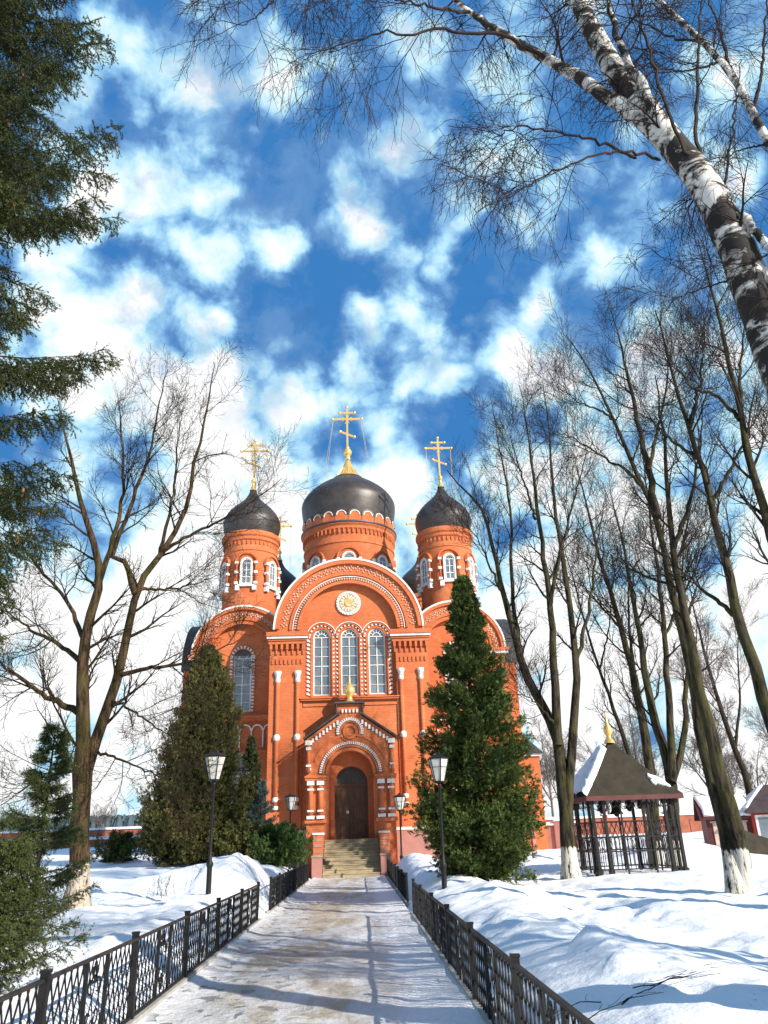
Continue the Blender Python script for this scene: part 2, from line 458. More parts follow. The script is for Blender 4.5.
def snow_mat():
    m = mat('snow', (.86, .87, .89), .65, 0, .25)
    nt = m.node_tree; N, L = nt.nodes.new, nt.links.new
    b = nt.nodes['Principled BSDF']
    tc = N('ShaderNodeTexCoord')
    n = N('ShaderNodeTexNoise'); n.inputs['Scale'].default_value = .45; n.inputs['Detail'].default_value = 9; n.inputs['Roughness'].default_value = .68
    L(tc.outputs['Object'], n.inputs['Vector'])
    r = N('ShaderNodeValToRGB')
    r.color_ramp.elements[0].position = .60; r.color_ramp.elements[0].color = (.87, .88, .90, 1)
    r.color_ramp.elements[1].position = .80; r.color_ramp.elements[1].color = (.62, .57, .50, 1)
    L(n.outputs['Fac'], r.inputs[0])
    v = N('ShaderNodeTexNoise'); v.inputs['Scale'].default_value = 22; v.inputs['Detail'].default_value = 4
    L(tc.outputs['Object'], v.inputs['Vector'])
    sp = N('ShaderNodeMapRange'); sp.inputs['From Min'].default_value = .665; sp.inputs['From Max'].default_value = .72; sp.inputs['To Max'].default_value = .6
    L(v.outputs['Fac'], sp.inputs['Value'])
    mx = N('ShaderNodeMix'); mx.data_type = 'RGBA'
    L(sp.outputs[0], mx.inputs[0]); L(r.outputs[0], mx.inputs[6]); mx.inputs[7].default_value = (.35, .29, .22, 1)
    L(mx.outputs[2], b.inputs['Base Color'])
    n2 = N('ShaderNodeTexNoise'); n2.inputs['Scale'].default_value = 4.5; n2.inputs['Detail'].default_value = 9; n2.inputs['Roughness'].default_value = .6
    L(tc.outputs['Object'], n2.inputs['Vector'])
    bp = N('ShaderNodeBump'); bp.inputs['Distance'].default_value = .05; bp.inputs['Strength'].default_value = .7
    L(n2.outputs['Fac'], bp.inputs['Height']); L(bp.outputs[0], b.inputs['Normal'])
    return m


M['snow'] = snow_mat()
M['snow_cap'] = noisy('roof_snow', (.86, .87, .89), (.80, .81, .84), 1.5, .7, bump=.04, bscale=4, spec=.2)


def path_mat():
    m = mat('trodden_snow', (.6, .63, .68), .5, 0, .35)
    nt = m.node_tree; N, L = nt.nodes.new, nt.links.new
    b = nt.nodes['Principled BSDF']
    tc = N('ShaderNodeTexCoord')
    sx = N('ShaderNodeSeparateXYZ'); L(tc.outputs['Object'], sx.inputs[0])

    def noise(scale, stretch=(1, 1, 1), detail=7, rough=.65, dist=0.0):
        mp = N('ShaderNodeMapping'); mp.inputs['Scale'].default_value = stretch; L(tc.outputs['Object'], mp.inputs[0])
        n = N('ShaderNodeTexNoise'); n.inputs['Scale'].default_value = scale; n.inputs['Detail'].default_value = detail
        n.inputs['Roughness'].default_value = rough; n.inputs['Distortion'].default_value = dist
        L(mp.outputs[0], n.inputs['Vector'])
        return n.outputs['Fac']

    def mapr(src, a, bb, c=0.0, d=1.0):
        r = N('ShaderNodeMapRange'); r.interpolation_type = 'SMOOTHSTEP'
        r.inputs['From Min'].default_value = a; r.inputs['From Max'].default_value = bb
        r.inputs['To Min'].default_value = c; r.inputs['To Max'].default_value = d
        L(src, r.inputs['Value'])
        return r.outputs[0]

    def op(o, x, y):
        q = N('ShaderNodeMath'); q.operation = o
        for i, s in enumerate((x, y)):
            if isinstance(s, (int, float)):
                q.inputs[i].default_value = s
            else:
                L(s, q.inputs[i])
        return q.outputs[0]

    def mixc(f, a, bcol):
        q = N('ShaderNodeMix'); q.data_type = 'RGBA'
        L(f, q.inputs[0])
        for i, s in ((6, a), (7, bcol)):
            if isinstance(s, tuple):
                q.inputs[i].default_value = (*s, 1)
            else:
                L(s, q.inputs[i])
        return q.outputs[2]

    u = sx.outputs[0]
    base = mixc(mapr(noise(1.1, (1, .45, 1)), .38, .62), (.72, .71, .70), (.50, .49, .47))
    # brown grit trodden along the middle and left
    band = op('MULTIPLY', mapr(u, -1.7, -.75), mapr(u, .9, .15))
    dirt = op('MULTIPLY', mapr(op('ADD', noise(.9, (1.2, .35, 1), 9, .72), op('MULTIPLY', band, .14)), .57, .72), .75)
    c = mixc(dirt, base, (.36, .285, .170))
    # bare dark wet spots and footprints on the left
    foot = op('MULTIPLY', mapr(noise(4.2, (1, .75, 1), 3, .5), .57, .63), mapr(u, .2, -.9, .18, .8))
    c = mixc(foot, c, (.15, .155, .165))
    # fresh snow left along both edges and in thin sheets across
    edge = op('MAXIMUM', mapr(op('ADD', u, op('MULTIPLY', noise(1.6, (1, .5, 1)), .9)), 1.15, 1.55), mapr(op('ADD', u, op('MULTIPLY', noise(1.6, (1, .5, 1)), .5)), -1.35, -1.6))
    c = mixc(op('MULTIPLY', edge, .85), c, (.85, .86, .88))
    sheet = op('MULTIPLY', mapr(noise(.55, (.55, 1.0, 1), 8, .7), .54, .66), .75)
    c = mixc(sheet, c, (.80, .80, .80))
    fine = op('MULTIPLY', mapr(noise(22, (1, 1, 1), 3, .6), .60, .72), .5)
    c = mixc(fine, c, (.24, .22, .20))
    L(c, b.inputs['Base Color'])
    L(mapr(sheet, 0, .7, .38, .7), b.inputs['Roughness'])
    bp = N('ShaderNodeBump'); bp.inputs['Distance'].default_value = .05; bp.inputs['Strength'].default_value = .9
    L(op('ADD', noise(7, (1, .8, 1), 8, .65), op('MULTIPLY', foot, -.35)), bp.inputs['Height']); L(bp.outputs[0], b.inputs['Normal'])
    return m


M['path'] = path_mat()


# ------------------------------------------------------------------ building helpers
def tag(o, label=None, cat=None, group=None, kind=None):
    if label: o['label'] = label
    if cat: o['category'] = cat
    if group: o['group'] = group
    if kind: o['kind'] = kind
    return o


def empty(name, loc=(0, 0, 0), rz=0.0):
    o = bpy.data.objects.new(name, None)
    COL.objects.link(o)
    o.location = loc
    o.rotation_euler = (0, 0, rz)
    o.empty_display_size = .3
    return o


def thing(name, label, cat, loc=(0, 0, 0), rz=0.0, group=None):
    return tag(empty(name, loc, rz), label, cat, group)


def copy_tree(o, parent=None):
    c = o.copy()
    COL.objects.link(c)
    if parent is not None:
        c.parent = parent
    for ch in list(o.children):
        copy_tree(ch, c)
    return c


def link(name, me, mats, parent=None):
    for m in (mats if isinstance(mats, (list, tuple)) else [mats]):
        me.materials.append(m)
    o = bpy.data.objects.new(name, me)
    COL.objects.link(o)
    if parent is not None:
        o.parent = parent
    return o


class MB:
    def __init__(s):
        s.v, s.f, s.m, s.s = [], [], [], []

    def add(s, vs, fs, mi=0, smooth=False):
        k = len(s.v)
        s.v.extend(tuple(map(float, p)) for p in vs)
        for f in fs:
            s.f.append(tuple(i + k for i in f)); s.m.append(mi); s.s.append(smooth)

    def box(s, u0, u1, v0, v1, w0, w1, mi=0):
        vs = [(u0, v0, w0), (u1, v0, w0), (u1, v1, w0), (u0, v1, w0), (u0, v0, w1), (u1, v0, w1), (u1, v1, w1), (u0, v1, w1)]
        s.add(vs, [(0, 3, 2, 1), (4, 5, 6, 7), (0, 1, 5, 4), (1, 2, 6, 5), (2, 3, 7, 6), (3, 0, 4, 7)], mi)

    def rbox(s, cu, cw, ang, lt, lr, v0, v1, mi=0):
        """box in the facade plane: radial direction ang, radial length lr, tangential lt"""
        c, n = math.cos(ang), math.sin(ang)
        vs = []
        for v in (v0, v1):
            for a, b in ((-1, -1), (1, -1), (1, 1), (-1, 1)):
                r, t = a * lr / 2, b * lt / 2
                vs.append((cu + r * c - t * n, v, cw + r * n + t * c))
        s.add(vs, [(0, 1, 2, 3), (7, 6, 5, 4), (0, 4, 5, 1), (1, 5, 6, 2), (2, 6, 7, 3), (3, 7, 4, 0)], mi)

    def band(s, cu, cw, r0, r1, a0, a1, v0, v1, n=32, mi=0):
        vs, fs = [], []
        for i in range(n + 1):
            a = a0 + (a1 - a0) * i / n
            c, q = math.cos(a), math.sin(a)
            vs += [(cu + r0 * c, v0, cw + r0 * q), (cu + r1 * c, v0, cw + r1 * q), (cu + r1 * c, v1, cw + r1 * q), (cu + r0 * c, v1, cw + r0 * q)]
        for i in range(n):
            b = i * 4
            for j in range(4):
                fs.append((b + j, b + (j + 1) % 4, b + 4 + (j + 1) % 4, b + 4 + j))
        fs += [(3, 2, 1, 0), (n * 4, n * 4 + 1, n * 4 + 2, n * 4 + 3)]
        s.add(vs, fs, mi)

    def plate(s, outline, holes, v0, v1, mi=0):
        loops = [outline] + list(holes)
        polys = [[Vector((p[0], p[1], 0)) for p in lp] for lp in loops]
        tris = tessellate_polygon(polys)
        flat = [p for lp in loops for p in lp]
        n = len(flat)
        vs = [(p[0], v0, p[1]) for p in flat] + [(p[0], v1, p[1]) for p in flat]
        fs = []
        for t in tris:
            fs.append(tuple(t)); fs.append(tuple(i + n for i in reversed(t)))
        k = 0
        for lp in loops:
            m = len(lp)
            for i in range(m):
                a, b = k + i, k + (i + 1) % m
                fs.append((a, b, b + n, a + n))
            k += m
        s.add(vs, fs, mi)

    def lathe(s, prof, cu=0, cv=0, n=32, mi=0, smooth=True, a0=0.0, a1=2 * PI):
        full = abs(a1 - a0 - 2 * PI) < 1e-6
        cols = n if full else n + 1
        vs, fs = [], []
        for (r, w) in prof:
            for i in range(cols):
                a = a0 + (a1 - a0) * i / n
                vs.append((cu + r * math.cos(a), cv + r * math.sin(a), w))
        for j in range(len(prof) - 1):
            for i in range(n):
                i2 = (i + 1) % cols
                fs.append((j * cols + i, j * cols + i2, (j + 1) * cols + i2, (j + 1) * cols + i))
        s.add(vs, fs, mi, smooth)

    def tube(s, p0, p1, r0, r1=None, n=6, mi=0, smooth=False):
        r1 = r0 if r1 is None else r1
        p0, p1 = Vector(p0), Vector(p1)
        d = (p1 - p0).normalized()
        a = Vector((0, 0, 1)) if abs(d.z) < .9 else Vector((1, 0, 0))
        x = d.cross(a).normalized(); y = d.cross(x)
        vs = []
        for p, r in ((p0, r0), (p1, r1)):
            for i in range(n):
                t = 2 * PI * (i + .5) / n
                vs.append(p + x * (r * math.cos(t)) + y * (r * math.sin(t)))
        fs = [(i, (i + 1) % n, n + (i + 1) % n, n + i) for i in range(n)]
        fs += [tuple(range(n - 1, -1, -1)), tuple(range(n, 2 * n))]
        s.add(vs, fs, mi, smooth)

    def ball(s, c, r, mi=0, n=10, sz=1.0):
        prof = [(max(r * math.sin(PI * i / n), 1e-4), -r * sz * math.cos(PI * i / n)) for i in range(n + 1)]
        k = MB(); k.lathe(prof, n=12)
        s.add([(p[0] + c[0], p[1] + c[1], p[2] + c[2]) for p in k.v], k.f, mi, True)

    def build(s, name, mats, parent=None):
        me = bpy.data.meshes.new(name)
        me.from_pydata(s.v, [], s.f)
        me.polygons.foreach_set('material_index', s.m)
        me.polygons.foreach_set('use_smooth', s.s)
        me.update()
        return link(name, me, mats, parent)


def np_mesh(name, verts, faces, mats, parent=None, smooth=False, mi=None):
    """verts (n,3); faces (m,k) of equal size"""
    me = bpy.data.meshes.new(name)
    verts = np.asarray(verts, np.float32); faces = np.asarray(faces, np.int32)
    k = faces.shape[1]
    me.vertices.add(len(verts)); me.vertices.foreach_set('co', verts.ravel())
    me.loops.add(faces.size); me.loops.foreach_set('vertex_index', faces.ravel())
    me.polygons.add(len(faces)); me.polygons.foreach_set('loop_start', np.arange(0, faces.size, k, dtype=np.int32))
    if smooth:
        me.polygons.foreach_set('use_smooth', np.ones(len(faces), bool))
    if mi is not None:
        me.polygons.foreach_set('material_index', np.asarray(mi, np.int32))
    me.update(calc_edges=True)
    me.validate()
    return link(name, me, mats, parent)


# ------------------------------------------------------------------ ground and path
def axis(stops):
    out = [stops[0][0]]
    for (a, b, st) in stops:
        n = max(1, int(round((b - a) / st)))
        out += list(np.linspace(a, b, n + 1)[1:])
    return np.array(out)


gx = axis([(-2500, -600, 300), (-600, -120, 60), (-120, -40, 8), (-40, -14, 1.0), (-14, -7, .3), (-7, 9, .11), (9, 18, .3), (18, 45, 1.0), (45, 120, 8), (120, 600, 60), (600, 2500, 300)])
gy = axis([(-600, -60, 60), (-60, -6, 6), (-6, 3, .6), (3, 28, .12), (28, 46, .3), (46, 100, 1.2), (100, 600, 25), (600, 4000, 340)])
GX, GY = np.meshgrid(gx, gy, indexing='ij')
# nudge the grid towards the path direction so that rows run with the fences
SH = np.clip(1 - np.abs(GX) / 60, 0, 1) * (-(GY - 20) * math.tan(YAW)) * np.clip(1 - np.abs(GY - 20) / 200, 0, 1)
GXs = GX + SH - .95
GZ = ground_h(GXs, GY)
vv = np.stack([GXs, GY, GZ], -1).reshape(-1, 3)
nx, ny = len(gx), len(gy)
ii, jj = np.meshgrid(np.arange(nx - 1), np.arange(ny - 1), indexing='ij')
q = (ii * ny + jj).ravel()
_r = np.random.default_rng(9)
fp = []
for (x0, y0, x1, y1, n_) in ((2.4, 5, 3.6, 22, 34), (4.2, 6, 4.6, 26, 40), (5.6, 7, 9.0, 24, 36), (-4.0, 7, -5.2, 20, 26), (3.0, 14, 8.0, 20, 18)):
    for i in range(n_):
        t = i / n_
        fp.append((x0 + (x1 - x0) * t + _r.normal() * .16 + (.13 if i % 2 else -.13), y0 + (y1 - y0) * t + _r.normal() * .15, -_r.uniform(.05, .11), .13, .20))
for i in range(260):                                        # clods thrown up from the path
    v_ = _r.uniform(-34, -4); sd = _r.choice((-1, 1, 1))
    p = path_pt(sd * (2.1 + abs(_r.normal()) * 1.1), v_)
    q_ = _r.uniform(.06, .20)
    fp.append((p[0], p[1], q_ * _r.uniform(.25, .55), q_, q_))
for i in range(70):
    fp.append((_r.uniform(1.8, 10), _r.uniform(6, 26), _r.choice((-1, 1)) * _r.uniform(.03, .09), _r.uniform(.2, .6), _r.uniform(.2, .6)))
for (x, y, a, rx, ry) in fp:
    i0, i1 = np.searchsorted(gx, (x - 3 * rx - 2.5, x + 3 * rx + 3.5)); j0, j1 = np.searchsorted(gy, (y - 3 * ry, y + 3 * ry))
    if i1 > i0 and j1 > j0:
        GZ[i0:i1, j0:j1] += a * np.exp(-((GXs[i0:i1, j0:j1] - x) / rx) ** 2 - ((GY[i0:i1, j0:j1] - y) / ry) ** 2)
vv = np.stack([GXs, GY, GZ], -1).reshape(-1, 3)
ground = np_mesh('ground', vv, np.stack([q, q + ny, q + ny + 1, q + 1], 1), M['snow'], smooth=True)
tag(ground, kind='structure')

pu = np.linspace(-1.80, 1.57, 60); pv = np.linspace(-48, .05, 520)
PU, PV = np.meshgrid(pu, pv, indexing='ij')
PZ = vnoise(PU * 1.3 + 9, PV * .9) * .035 + vnoise(PU * 4, PV * 3) * .022 + vnoise(PU * 9, PV * 8) * .010
PZ += .05 * sstep(.9, 1.57, PU) + .05 * sstep(-1.5, -1.8, PU)
vv = np.stack([PU, PV, PZ], -1).reshape(-1, 3)
ii, jj = np.meshgrid(np.arange(59), np.arange(519), indexing='ij')
q = (ii * 520 + jj).ravel()
path = np_mesh('path', vv, np.stack([q, q + 520, q + 521, q + 1], 1), M['path'], smooth=True)
path.location = ORG; path.rotation_euler = (0, 0, YAW)
tag(path, kind='structure')
kb = MB()
for (u0, u1, v0, v1) in ((-1.92, -1.80, -48, -20.9), (-1.92, -1.80, -18.9, -3.0), (1.57, 1.69, -48, -20.6), (1.62, 1.74, -17.9, -1.7)):
    kb.box(u0, u1, v0, v1, -.1, .085)
kerb = kb.build('kerb', M['kerb'])
kerb.location = ORG; kerb.rotation_euler = (0, 0, YAW)
tag(kerb, kind='structure')


# ------------------------------------------------------------------ church
CH = thing('church', 'red brick church with black onion domes and gilded crosses at the path end', 'church', ORG, YAW)
BR, WH, PK, GL, DK, GD, ST, OW = range(8)
CM = [M['brick'], M['white'], M['pink'], M['glass'], M['roof_metal'], M['gold'], M['stone'], M['old_white']]


def arch_pts(cu, cw, r, n=24, a0=0.0, a1=PI):
    return [(cu + r * math.cos(a0 + (a1 - a0) * i / n), cw + r * math.sin(a0 + (a1 - a0) * i / n)) for i in range(n + 1)]


def arch_hole(cu, hw, w0, spring, n=20):
    return [(cu - hw, w0), (cu + hw, w0)] + arch_pts(cu, spring, hw, n)


def window_mb(mb, cu, hw, w0, spring, v, rows, cols=2, bar=.05, depth=.08, fan=True):
    """arched window: dark glass and white bars, front at v"""
    mb.plate(arch_hole(cu, hw, w0, spring), [], v + depth * .6, v + depth, GL)
    fr = arch_hole(cu, hw, w0, spring)
    inn = arch_hole(cu, hw - bar * 1.5, w0 + bar * 1.5, spring)
    mb.plate(fr, [inn], v - .01, v + depth * .6, WH)
    for i in range(1, cols):
        x = cu - hw + 2 * hw * i / cols
        mb.box(x - bar / 2, x + bar / 2, v + .004, v + depth * .6, w0 + bar, spring, WH)
    for i in range(1, rows + 1):
        y = w0 + (spring - w0) * i / rows
        t = bar * (.9 if i in (rows, rows // 2) else .55)
        mb.box(cu - hw + .01, cu + hw - .01, v + .002, v + depth * .58, y - t / 2, y + t / 2, WH)
    if fan:
        mb.band(cu, spring, hw * .42, hw * .42 + bar * .7, 0.02, PI - .02, v + .006, v + depth * .6, 14, WH)
        for k in range(1, 6):
            a = PI * k / 6
            rm = (hw * .42 + hw) / 2
            mb.rbox(cu + rm * math.cos(a), spring + rm * math.sin(a), a, bar * .55, hw * .58, v + .008, v + depth * .58, WH)


def dentil_arc(mb, cu, cw, r, a0, a1, n, lt, lr, v0, v1, mi=WH):
    for i in range(n):
        a = a0 + (a1 - a0) * (i + .5) / n
        mb.rbox(cu + r * math.cos(a), cw + r * math.sin(a), a, lt, lr, v0, v1, mi)


def dash_window(mb, cu, hw, w0, spring, v0, v1, step=.2, size=.1, lr=.16, off=.12):
    """alternating white bricks round a window"""
    k = 0
    w = w0
    while w < spring - .02:
        for sgn in (-1, 1):
            mb.box(cu + sgn * (hw + off) - lr / 2, cu + sgn * (hw + off) + lr / 2, v0, v1, w, w + size, WH)
        w += step
    n = max(6, int(PI * (hw + off) / step))
    dentil_arc(mb, cu, spring, hw + off, .04, PI - .04, n, size, lr, v0, v1)


# --- body of the church behind the facade
b = MB()
b.box(-9.3, 9.3, 8.2, 23.0, -.3, 12.2, BR)
b.box(-11.4, 11.4, 12.4, 20.6, -.3, 12.6, BR)
b.box(-4.5, 4.5, 5.3, 30, -.3, 12.9, BR)
b.lathe([(4.5, -.3), (4.5, 10.0)], 0, 30, 24, BR, False, 0, PI)
for sgn in (-1, 1):                                          # gables of the transept
    g = arch_pts(16.5, 12.6, 3.9, 24)
    vs = [(sgn * 11.4, p[0], p[1]) for p in g] + [(sgn * 10.9, p[0], p[1]) for p in g]
    n = len(g)
    b.add(vs, [tuple(range(n)), tuple(range(2 * n - 1, n - 1, -1))] + [(i, i + 1, n + i + 1, n + i) for i in range(n - 1)], BR)
b.build('wall', CM, CH)
b = MB()
b.box(-9.45, 9.45, 8.1, 23.1, 12.2, 12.45)


def barrel(mb, half, w0, r, v0, v1, mi=0, n=24, along_u=None):
    pts = arch_pts(0, 0, r, n)
    vs, fs = [], []
    for t in (v0, v1):
        for p in pts:
            vs.append((half + p[0], t, w0 + p[1]) if along_u is None else (t, half + p[0], w0 + p[1]))
    m = len(pts)
    fs = [(i, i + 1, m + i + 1, m + i) for i in range(m - 1)] + [tuple(range(m)), tuple(range(2 * m - 1, m - 1, -1))]
    mb.add(vs, fs, mi, False)


barrel(b, 0, 13.1, 4.15, 5.0, 27)
barrel(b, -6.62, 12.4, 2.85, 7.2, 12.5)
barrel(b, 6.62, 12.4, 2.85, 7.2, 12.5)
barrel(b, 16.5, 12.62, 4.05, -11.6, 11.6, along_u=True)
b.lathe([(4.7, 10.0), (2.4, 11.8), (.01, 12.4)], 0, 30, 24, 0, True, 0, PI)
b.build('roof', M['roof_metal'], CH)
# snow lying in the roof valleys
b = MB()
b.box(-10.4, -9.52, 11.2, 12.38, 12.4, 13.3)
b.build('roof_snow', M['snow_cap'], CH)
b = MB(); b.box(9.52, 10.4, 11.2, 12.38, 12.4, 13.3)
b.build('roof_snow', M['snow_cap'], CH)

# --- plinth all round with its white band
for (u0, u1, v0) in ((-9.75, -4.62, 6.66), (-4.74, -2.3, 4.04), (2.3, 4.74, 4.04), (4.62, 9.75, 6.66)):
    b = MB()
    b.box(u0, u1, v0, v0 + .6, -.4, 2.05, PK)
    b.box(u0 - .03, u1 + .03, v0 - .04, v0 + .58, 2.05, 2.2, WH)
    b.build('plinth', CM, CH)
for sgn in (-1, 1):
    for (x0, x1, v0, v1) in ((9.45, 9.75, 7.27, 12.3), (4.44, 4.74, 4.65, 6.6), (11.4, 11.6, 12.3, 20.7)):
        b = MB()
        a, c = sorted((sgn * x0, sgn * x1))
        b.box(a, c, v0, v1, -.4, 2.05, PK)
        b.box(a - .03, c + .03, v0 + .01, v1 - .02, 2.05, 2.2, WH)
        b.build('plinth', CM, CH)

# --- front bay with the great arch
b = MB()
S, RO, RI = 13.1, 4.28, 2.95
outline = [(-4.55, 0), (4.55, 0), (4.55, S - .1)] + [(RO, S - .1)] + arch_pts(0, S, RO, 48) + [(-RO, S - .1), (-4.55, S - .1)]
recess = [(-2.78, 9.18), (2.78, 9.18), (2.78, S - .02)] + arch_pts(0, S, RI, 40) + [(-2.78, S - .02)]
b.plate(outline, [recess], 4.2, 4.75, BR)
holes = [arch_hole(c, .50, 9.36, 12.78) for c in (-1.63, 0, 1.63)]
b.plate([(-3.0, 9.0), (3.0, 9.0), (3.0, S)] + arch_pts(0, S, 3.05, 40)[1:-1] + [(-3.0, S)], holes, 4.5, 4.9, BR)
b.box(-4.55, 4.55, 4.76, 7.5, 0, 13.0, BR)
for sgn in (-1, 1):                                          # corner pilasters standing proud
    b.box(min(sgn * 2.72, sgn * 4.62), max(sgn * 2.72, sgn * 4.62), 4.12, 4.198, 2.2, 11.9, BR)
# shallow frame round the porch
b.box(-2.68, 2.68, 4.13, 4.198, 8.70, 8.86, BR)
BAY = b.build('front_bay', CM, CH)
b = MB()
b.band(0, S, 4.12, 4.42, .03, PI - .03, 4.02, 4.9, 56, BR)
b.band(0, S, 4.36, 4.47, .02, PI - .02, 3.985, 4.019, 56, WH)
b.band(0, S, 3.42, 3.52, .02, PI - .02, 4.10, 4.197, 56, BR)
b.band(0, S, 2.88, 3.05, .02, PI - .02, 4.06, 4.197, 48, BR)
b.band(0, S, 3.30, 3.34, .02, PI - .02, 4.14, 4.197, 48, WH)
dentil_arc(b, 0, S, 3.17, .03, PI - .03, 66, .06, .12, 4.10, 4.196, OW)
for i in range(30):                                          # fretwork of white bricks in the great arch
    a = .05 + (PI - .1) * (i + .5) / 30
    for (rr, da) in ((3.72, 0), (3.86, .028), (3.86, -.028), (3.98, 0)):
        b.rbox(rr * math.cos(a + da), S + rr * math.sin(a + da), a, .065, .085, 4.14, 4.196, OW)
b.build('arch_moulding', CM, BAY)
for sgn in (-1, 1):
    b = MB()
    u0, u1 = sorted((sgn * 2.42, sgn * 4.80))
    b.box(u0 + .06, u1 - .06, 3.98, 4.195, 12.50, 12.62, BR)
    b.box(u0, u1, 3.88, 4.193, 12.622, 12.76, WH)
    b.box(u0 - .03, u1 + .03, 3.80, 4.191, 12.762, 13.0, BR)
    for i in range(7):                                       # stepped brick brackets
        x = u0 + .25 + (u1 - u0 - .5) * i / 6
        b.box(x - .07, x + .07, 3.99, 4.118, 12.0, 12.30, BR)
        b.box(x - .04, x + .04, 4.03, 4.117, 11.7, 12.0, BR)
    b.box(u0 + .1, u1 - .1, 4.0, 4.116, 12.31, 12.45, BR)
    for i in range(8):
        x = u0 + .35 + (u1 - u0 - .7) * i / 7
        b.box(x - .05, x + .05, 4.05, 4.116, 11.15, 11.42, BR)
    b.build('cornice', CM, BAY)
b = MB()
b.box(-2.8, 2.8, 3.98, 4.195, 9.0, 9.10, BR)
b.box(-2.85, 2.85, 3.92, 4.193, 9.102, 9.17, BR)
b.build('sill_ledge', CM, BAY)
b = MB()
for c in (-1.63, 0, 1.63):
    dash_window(b, c, .50, 9.36, 12.78, 4.44, 4.498, .24, .10, .11, .20)
    b.band(c, 12.78, .74, .80, .02, PI - .02, 4.40, 4.497, 24, BR)
    b.band(c, 12.78, .86, .90, .10, PI - .10, 4.42, 4.497, 24, WH)
    for sgn in (-1, 1):
        b.tube((c + sgn * .62, 4.47, 9.3), (c + sgn * .62, 4.47, 12.78), .06, .06, 8, BR)
for u_ in (-2.42, 2.42):
    for i in range(14):
        b.box(u_ - .07, u_ + .07, 4.43, 4.498, 9.4 + i * .24, 9.52 + i * .24, WH)
b.build('window_surround', CM, BAY)
b = MB()
window_mb(b, 0, .50, 9.36, 12.78, 4.62, 6)
win = b.build('window', CM, BAY)
for du in (-1.63, 1.63):
    w2 = win.copy(); COL.objects.link(w2); w2.parent = BAY; w2.location = (du, 0, 0)
b = MB()
b.plate(arch_pts(0, 14.82, .74, 40, 0, 2 * PI)[:-1], [], 4.40, 4.499, WH)
b.plate(arch_pts(0, 14.82, .56, 32, 0, 2 * PI)[:-1], [], 4.37, 4.399, 5)
dentil_arc(b, 0, 14.82, .65, 0, 2 * PI, 24, .08, .10, 4.36, 4.398, WH)
b.plate(arch_pts(0, 14.82, .24, 20, 0, 2 * PI)[:-1], [], 4.33, 4.369, 6)
b.plate(arch_pts(0, 14.74, .13, 16, 0, 2 * PI)[:-1], [], 4.32, 4.329, 5)
for a in range(16):
    b.rbox(.43 * math.cos(a * PI / 8), 14.82 + .43 * math.sin(a * PI / 8), a * PI / 8, .05, .16, 4.35, 4.368, WH)
b.build('medallion', CM[:5] + [M['seal'], M['gold']], BAY)


def colonnette(mb, u, v, ws, r=.12):
    lo, k1, mid, top = ws
    mb.tube((u, v, lo), (u, v, top), r, r, 10, BR, True)
    for (w, rr, h) in ((lo, .17, .10), (lo + .42, .16, .12), (mid, .18, .17), (top, .15, .12)):
        mb.lathe([(r, w - h), (rr, w - h * .5), (rr, w + h * .5), (r, w + h)], u, v, 10, WH)
    mb.lathe([(r, top + .05), (.17, top + .34), (.20, top + .38), (.20, top + .52), (.05, top + .53)], u, v, 10, WH)


for u_ in (-4.12, -2.98, 2.98, 4.12):
    b = MB(); colonnette(b, u_, 4.06, (3.35, 3.8, 7.02, 10.2)); b.build('colonnette', CM, BAY)

# --- porch
b = MB()


def porch_outline(k):
    return [(-2.35 + k, 0), (2.35 - k, 0), (2.35 - k, 6.75), (.57, 7.95 - k), (.68 - k, 8.04), (.68 - k, 8.55 - k), (-.68 + k, 8.55 - k), (-.68 + k, 8.04), (-.57, 7.95 - k), (-2.35 + k, 6.75)]


b.plate(porch_outline(0), [arch_hole(0, 1.2, 1.66, 4.88)], 2.7, 3.5, BR)
b.plate(porch_outline(.04), [arch_hole(0, .90, 1.66, 4.44)], 3.502, 4.12, BR)
PORCH = b.build('porch', CM, CH)
b = MB()
b.band(0, 4.88, 1.2, 1.34, 0, PI, 2.60, 2.698, 32, BR)
b.band(0, 4.88, 1.40, 1.50, 0, PI, 2.63, 2.697, 32, BR)
dentil_arc(b, 0, 4.88, 1.60, .04, PI - .04, 44, .07, .14, 2.60, 2.697)
b.band(0, 4.88, 1.98, 2.08, .35, PI - .35, 2.64, 2.697, 32, BR)
b.build('archivolt', CM, PORCH)
b = MB()
dentil_arc(b, 0, 7.08, .66, -.25, PI + .25, 20, .09, .16, 2.60, 2.697)
b.band(0, 7.08, .28, .40, 0, 2 * PI, 2.60, 2.697, 24, BR)
b.band(0, 7.08, .50, .55, 0, 2 * PI, 2.63, 2.697, 24, BR)
b.build('rosette', CM, PORCH)
b = MB()
for sgn in (-1, 1):
    sl = math.atan2(7.95 - 6.75, 2.35 - .57)
    for i in range(9):                                       # stepped white bricks under the raking roof
        t = (i + .5) / 9
        cu, cw = sgn * (2.30 - t * 1.72), 6.45 + t * 1.16
        b.box(cu - .055, cu + .055, 2.60, 2.697, cw - .1, cw + .12, WH)
    u0, u1 = sorted((sgn * 1.30, sgn * 2.42))
    b.box(u0, u1, 2.55, 2.696, 4.60, 4.72, BR)
    b.box(u0 - .02, u1 + .02, 2.50, 2.694, 4.722, 4.84, BR)
    b.box(u0, u1, 2.55, 2.696, 2.5, 2.68, BR)
    u0, u1 = sorted((sgn * 2.05, sgn * 2.42))
    b.box(u0, u1, 2.56, 2.695, 6.42, 6.66, WH)
    b.box(u0 + .06, u1 - .06, 2.60, 2.695, 5.1, 5.25, WH)
for i in range(5):
    b.box(-.45 + i * .2, -.35 + i * .2, 2.60, 2.697, 8.08, 8.26, WH)
b.build('gable_trim', CM, PORCH)
b = MB()
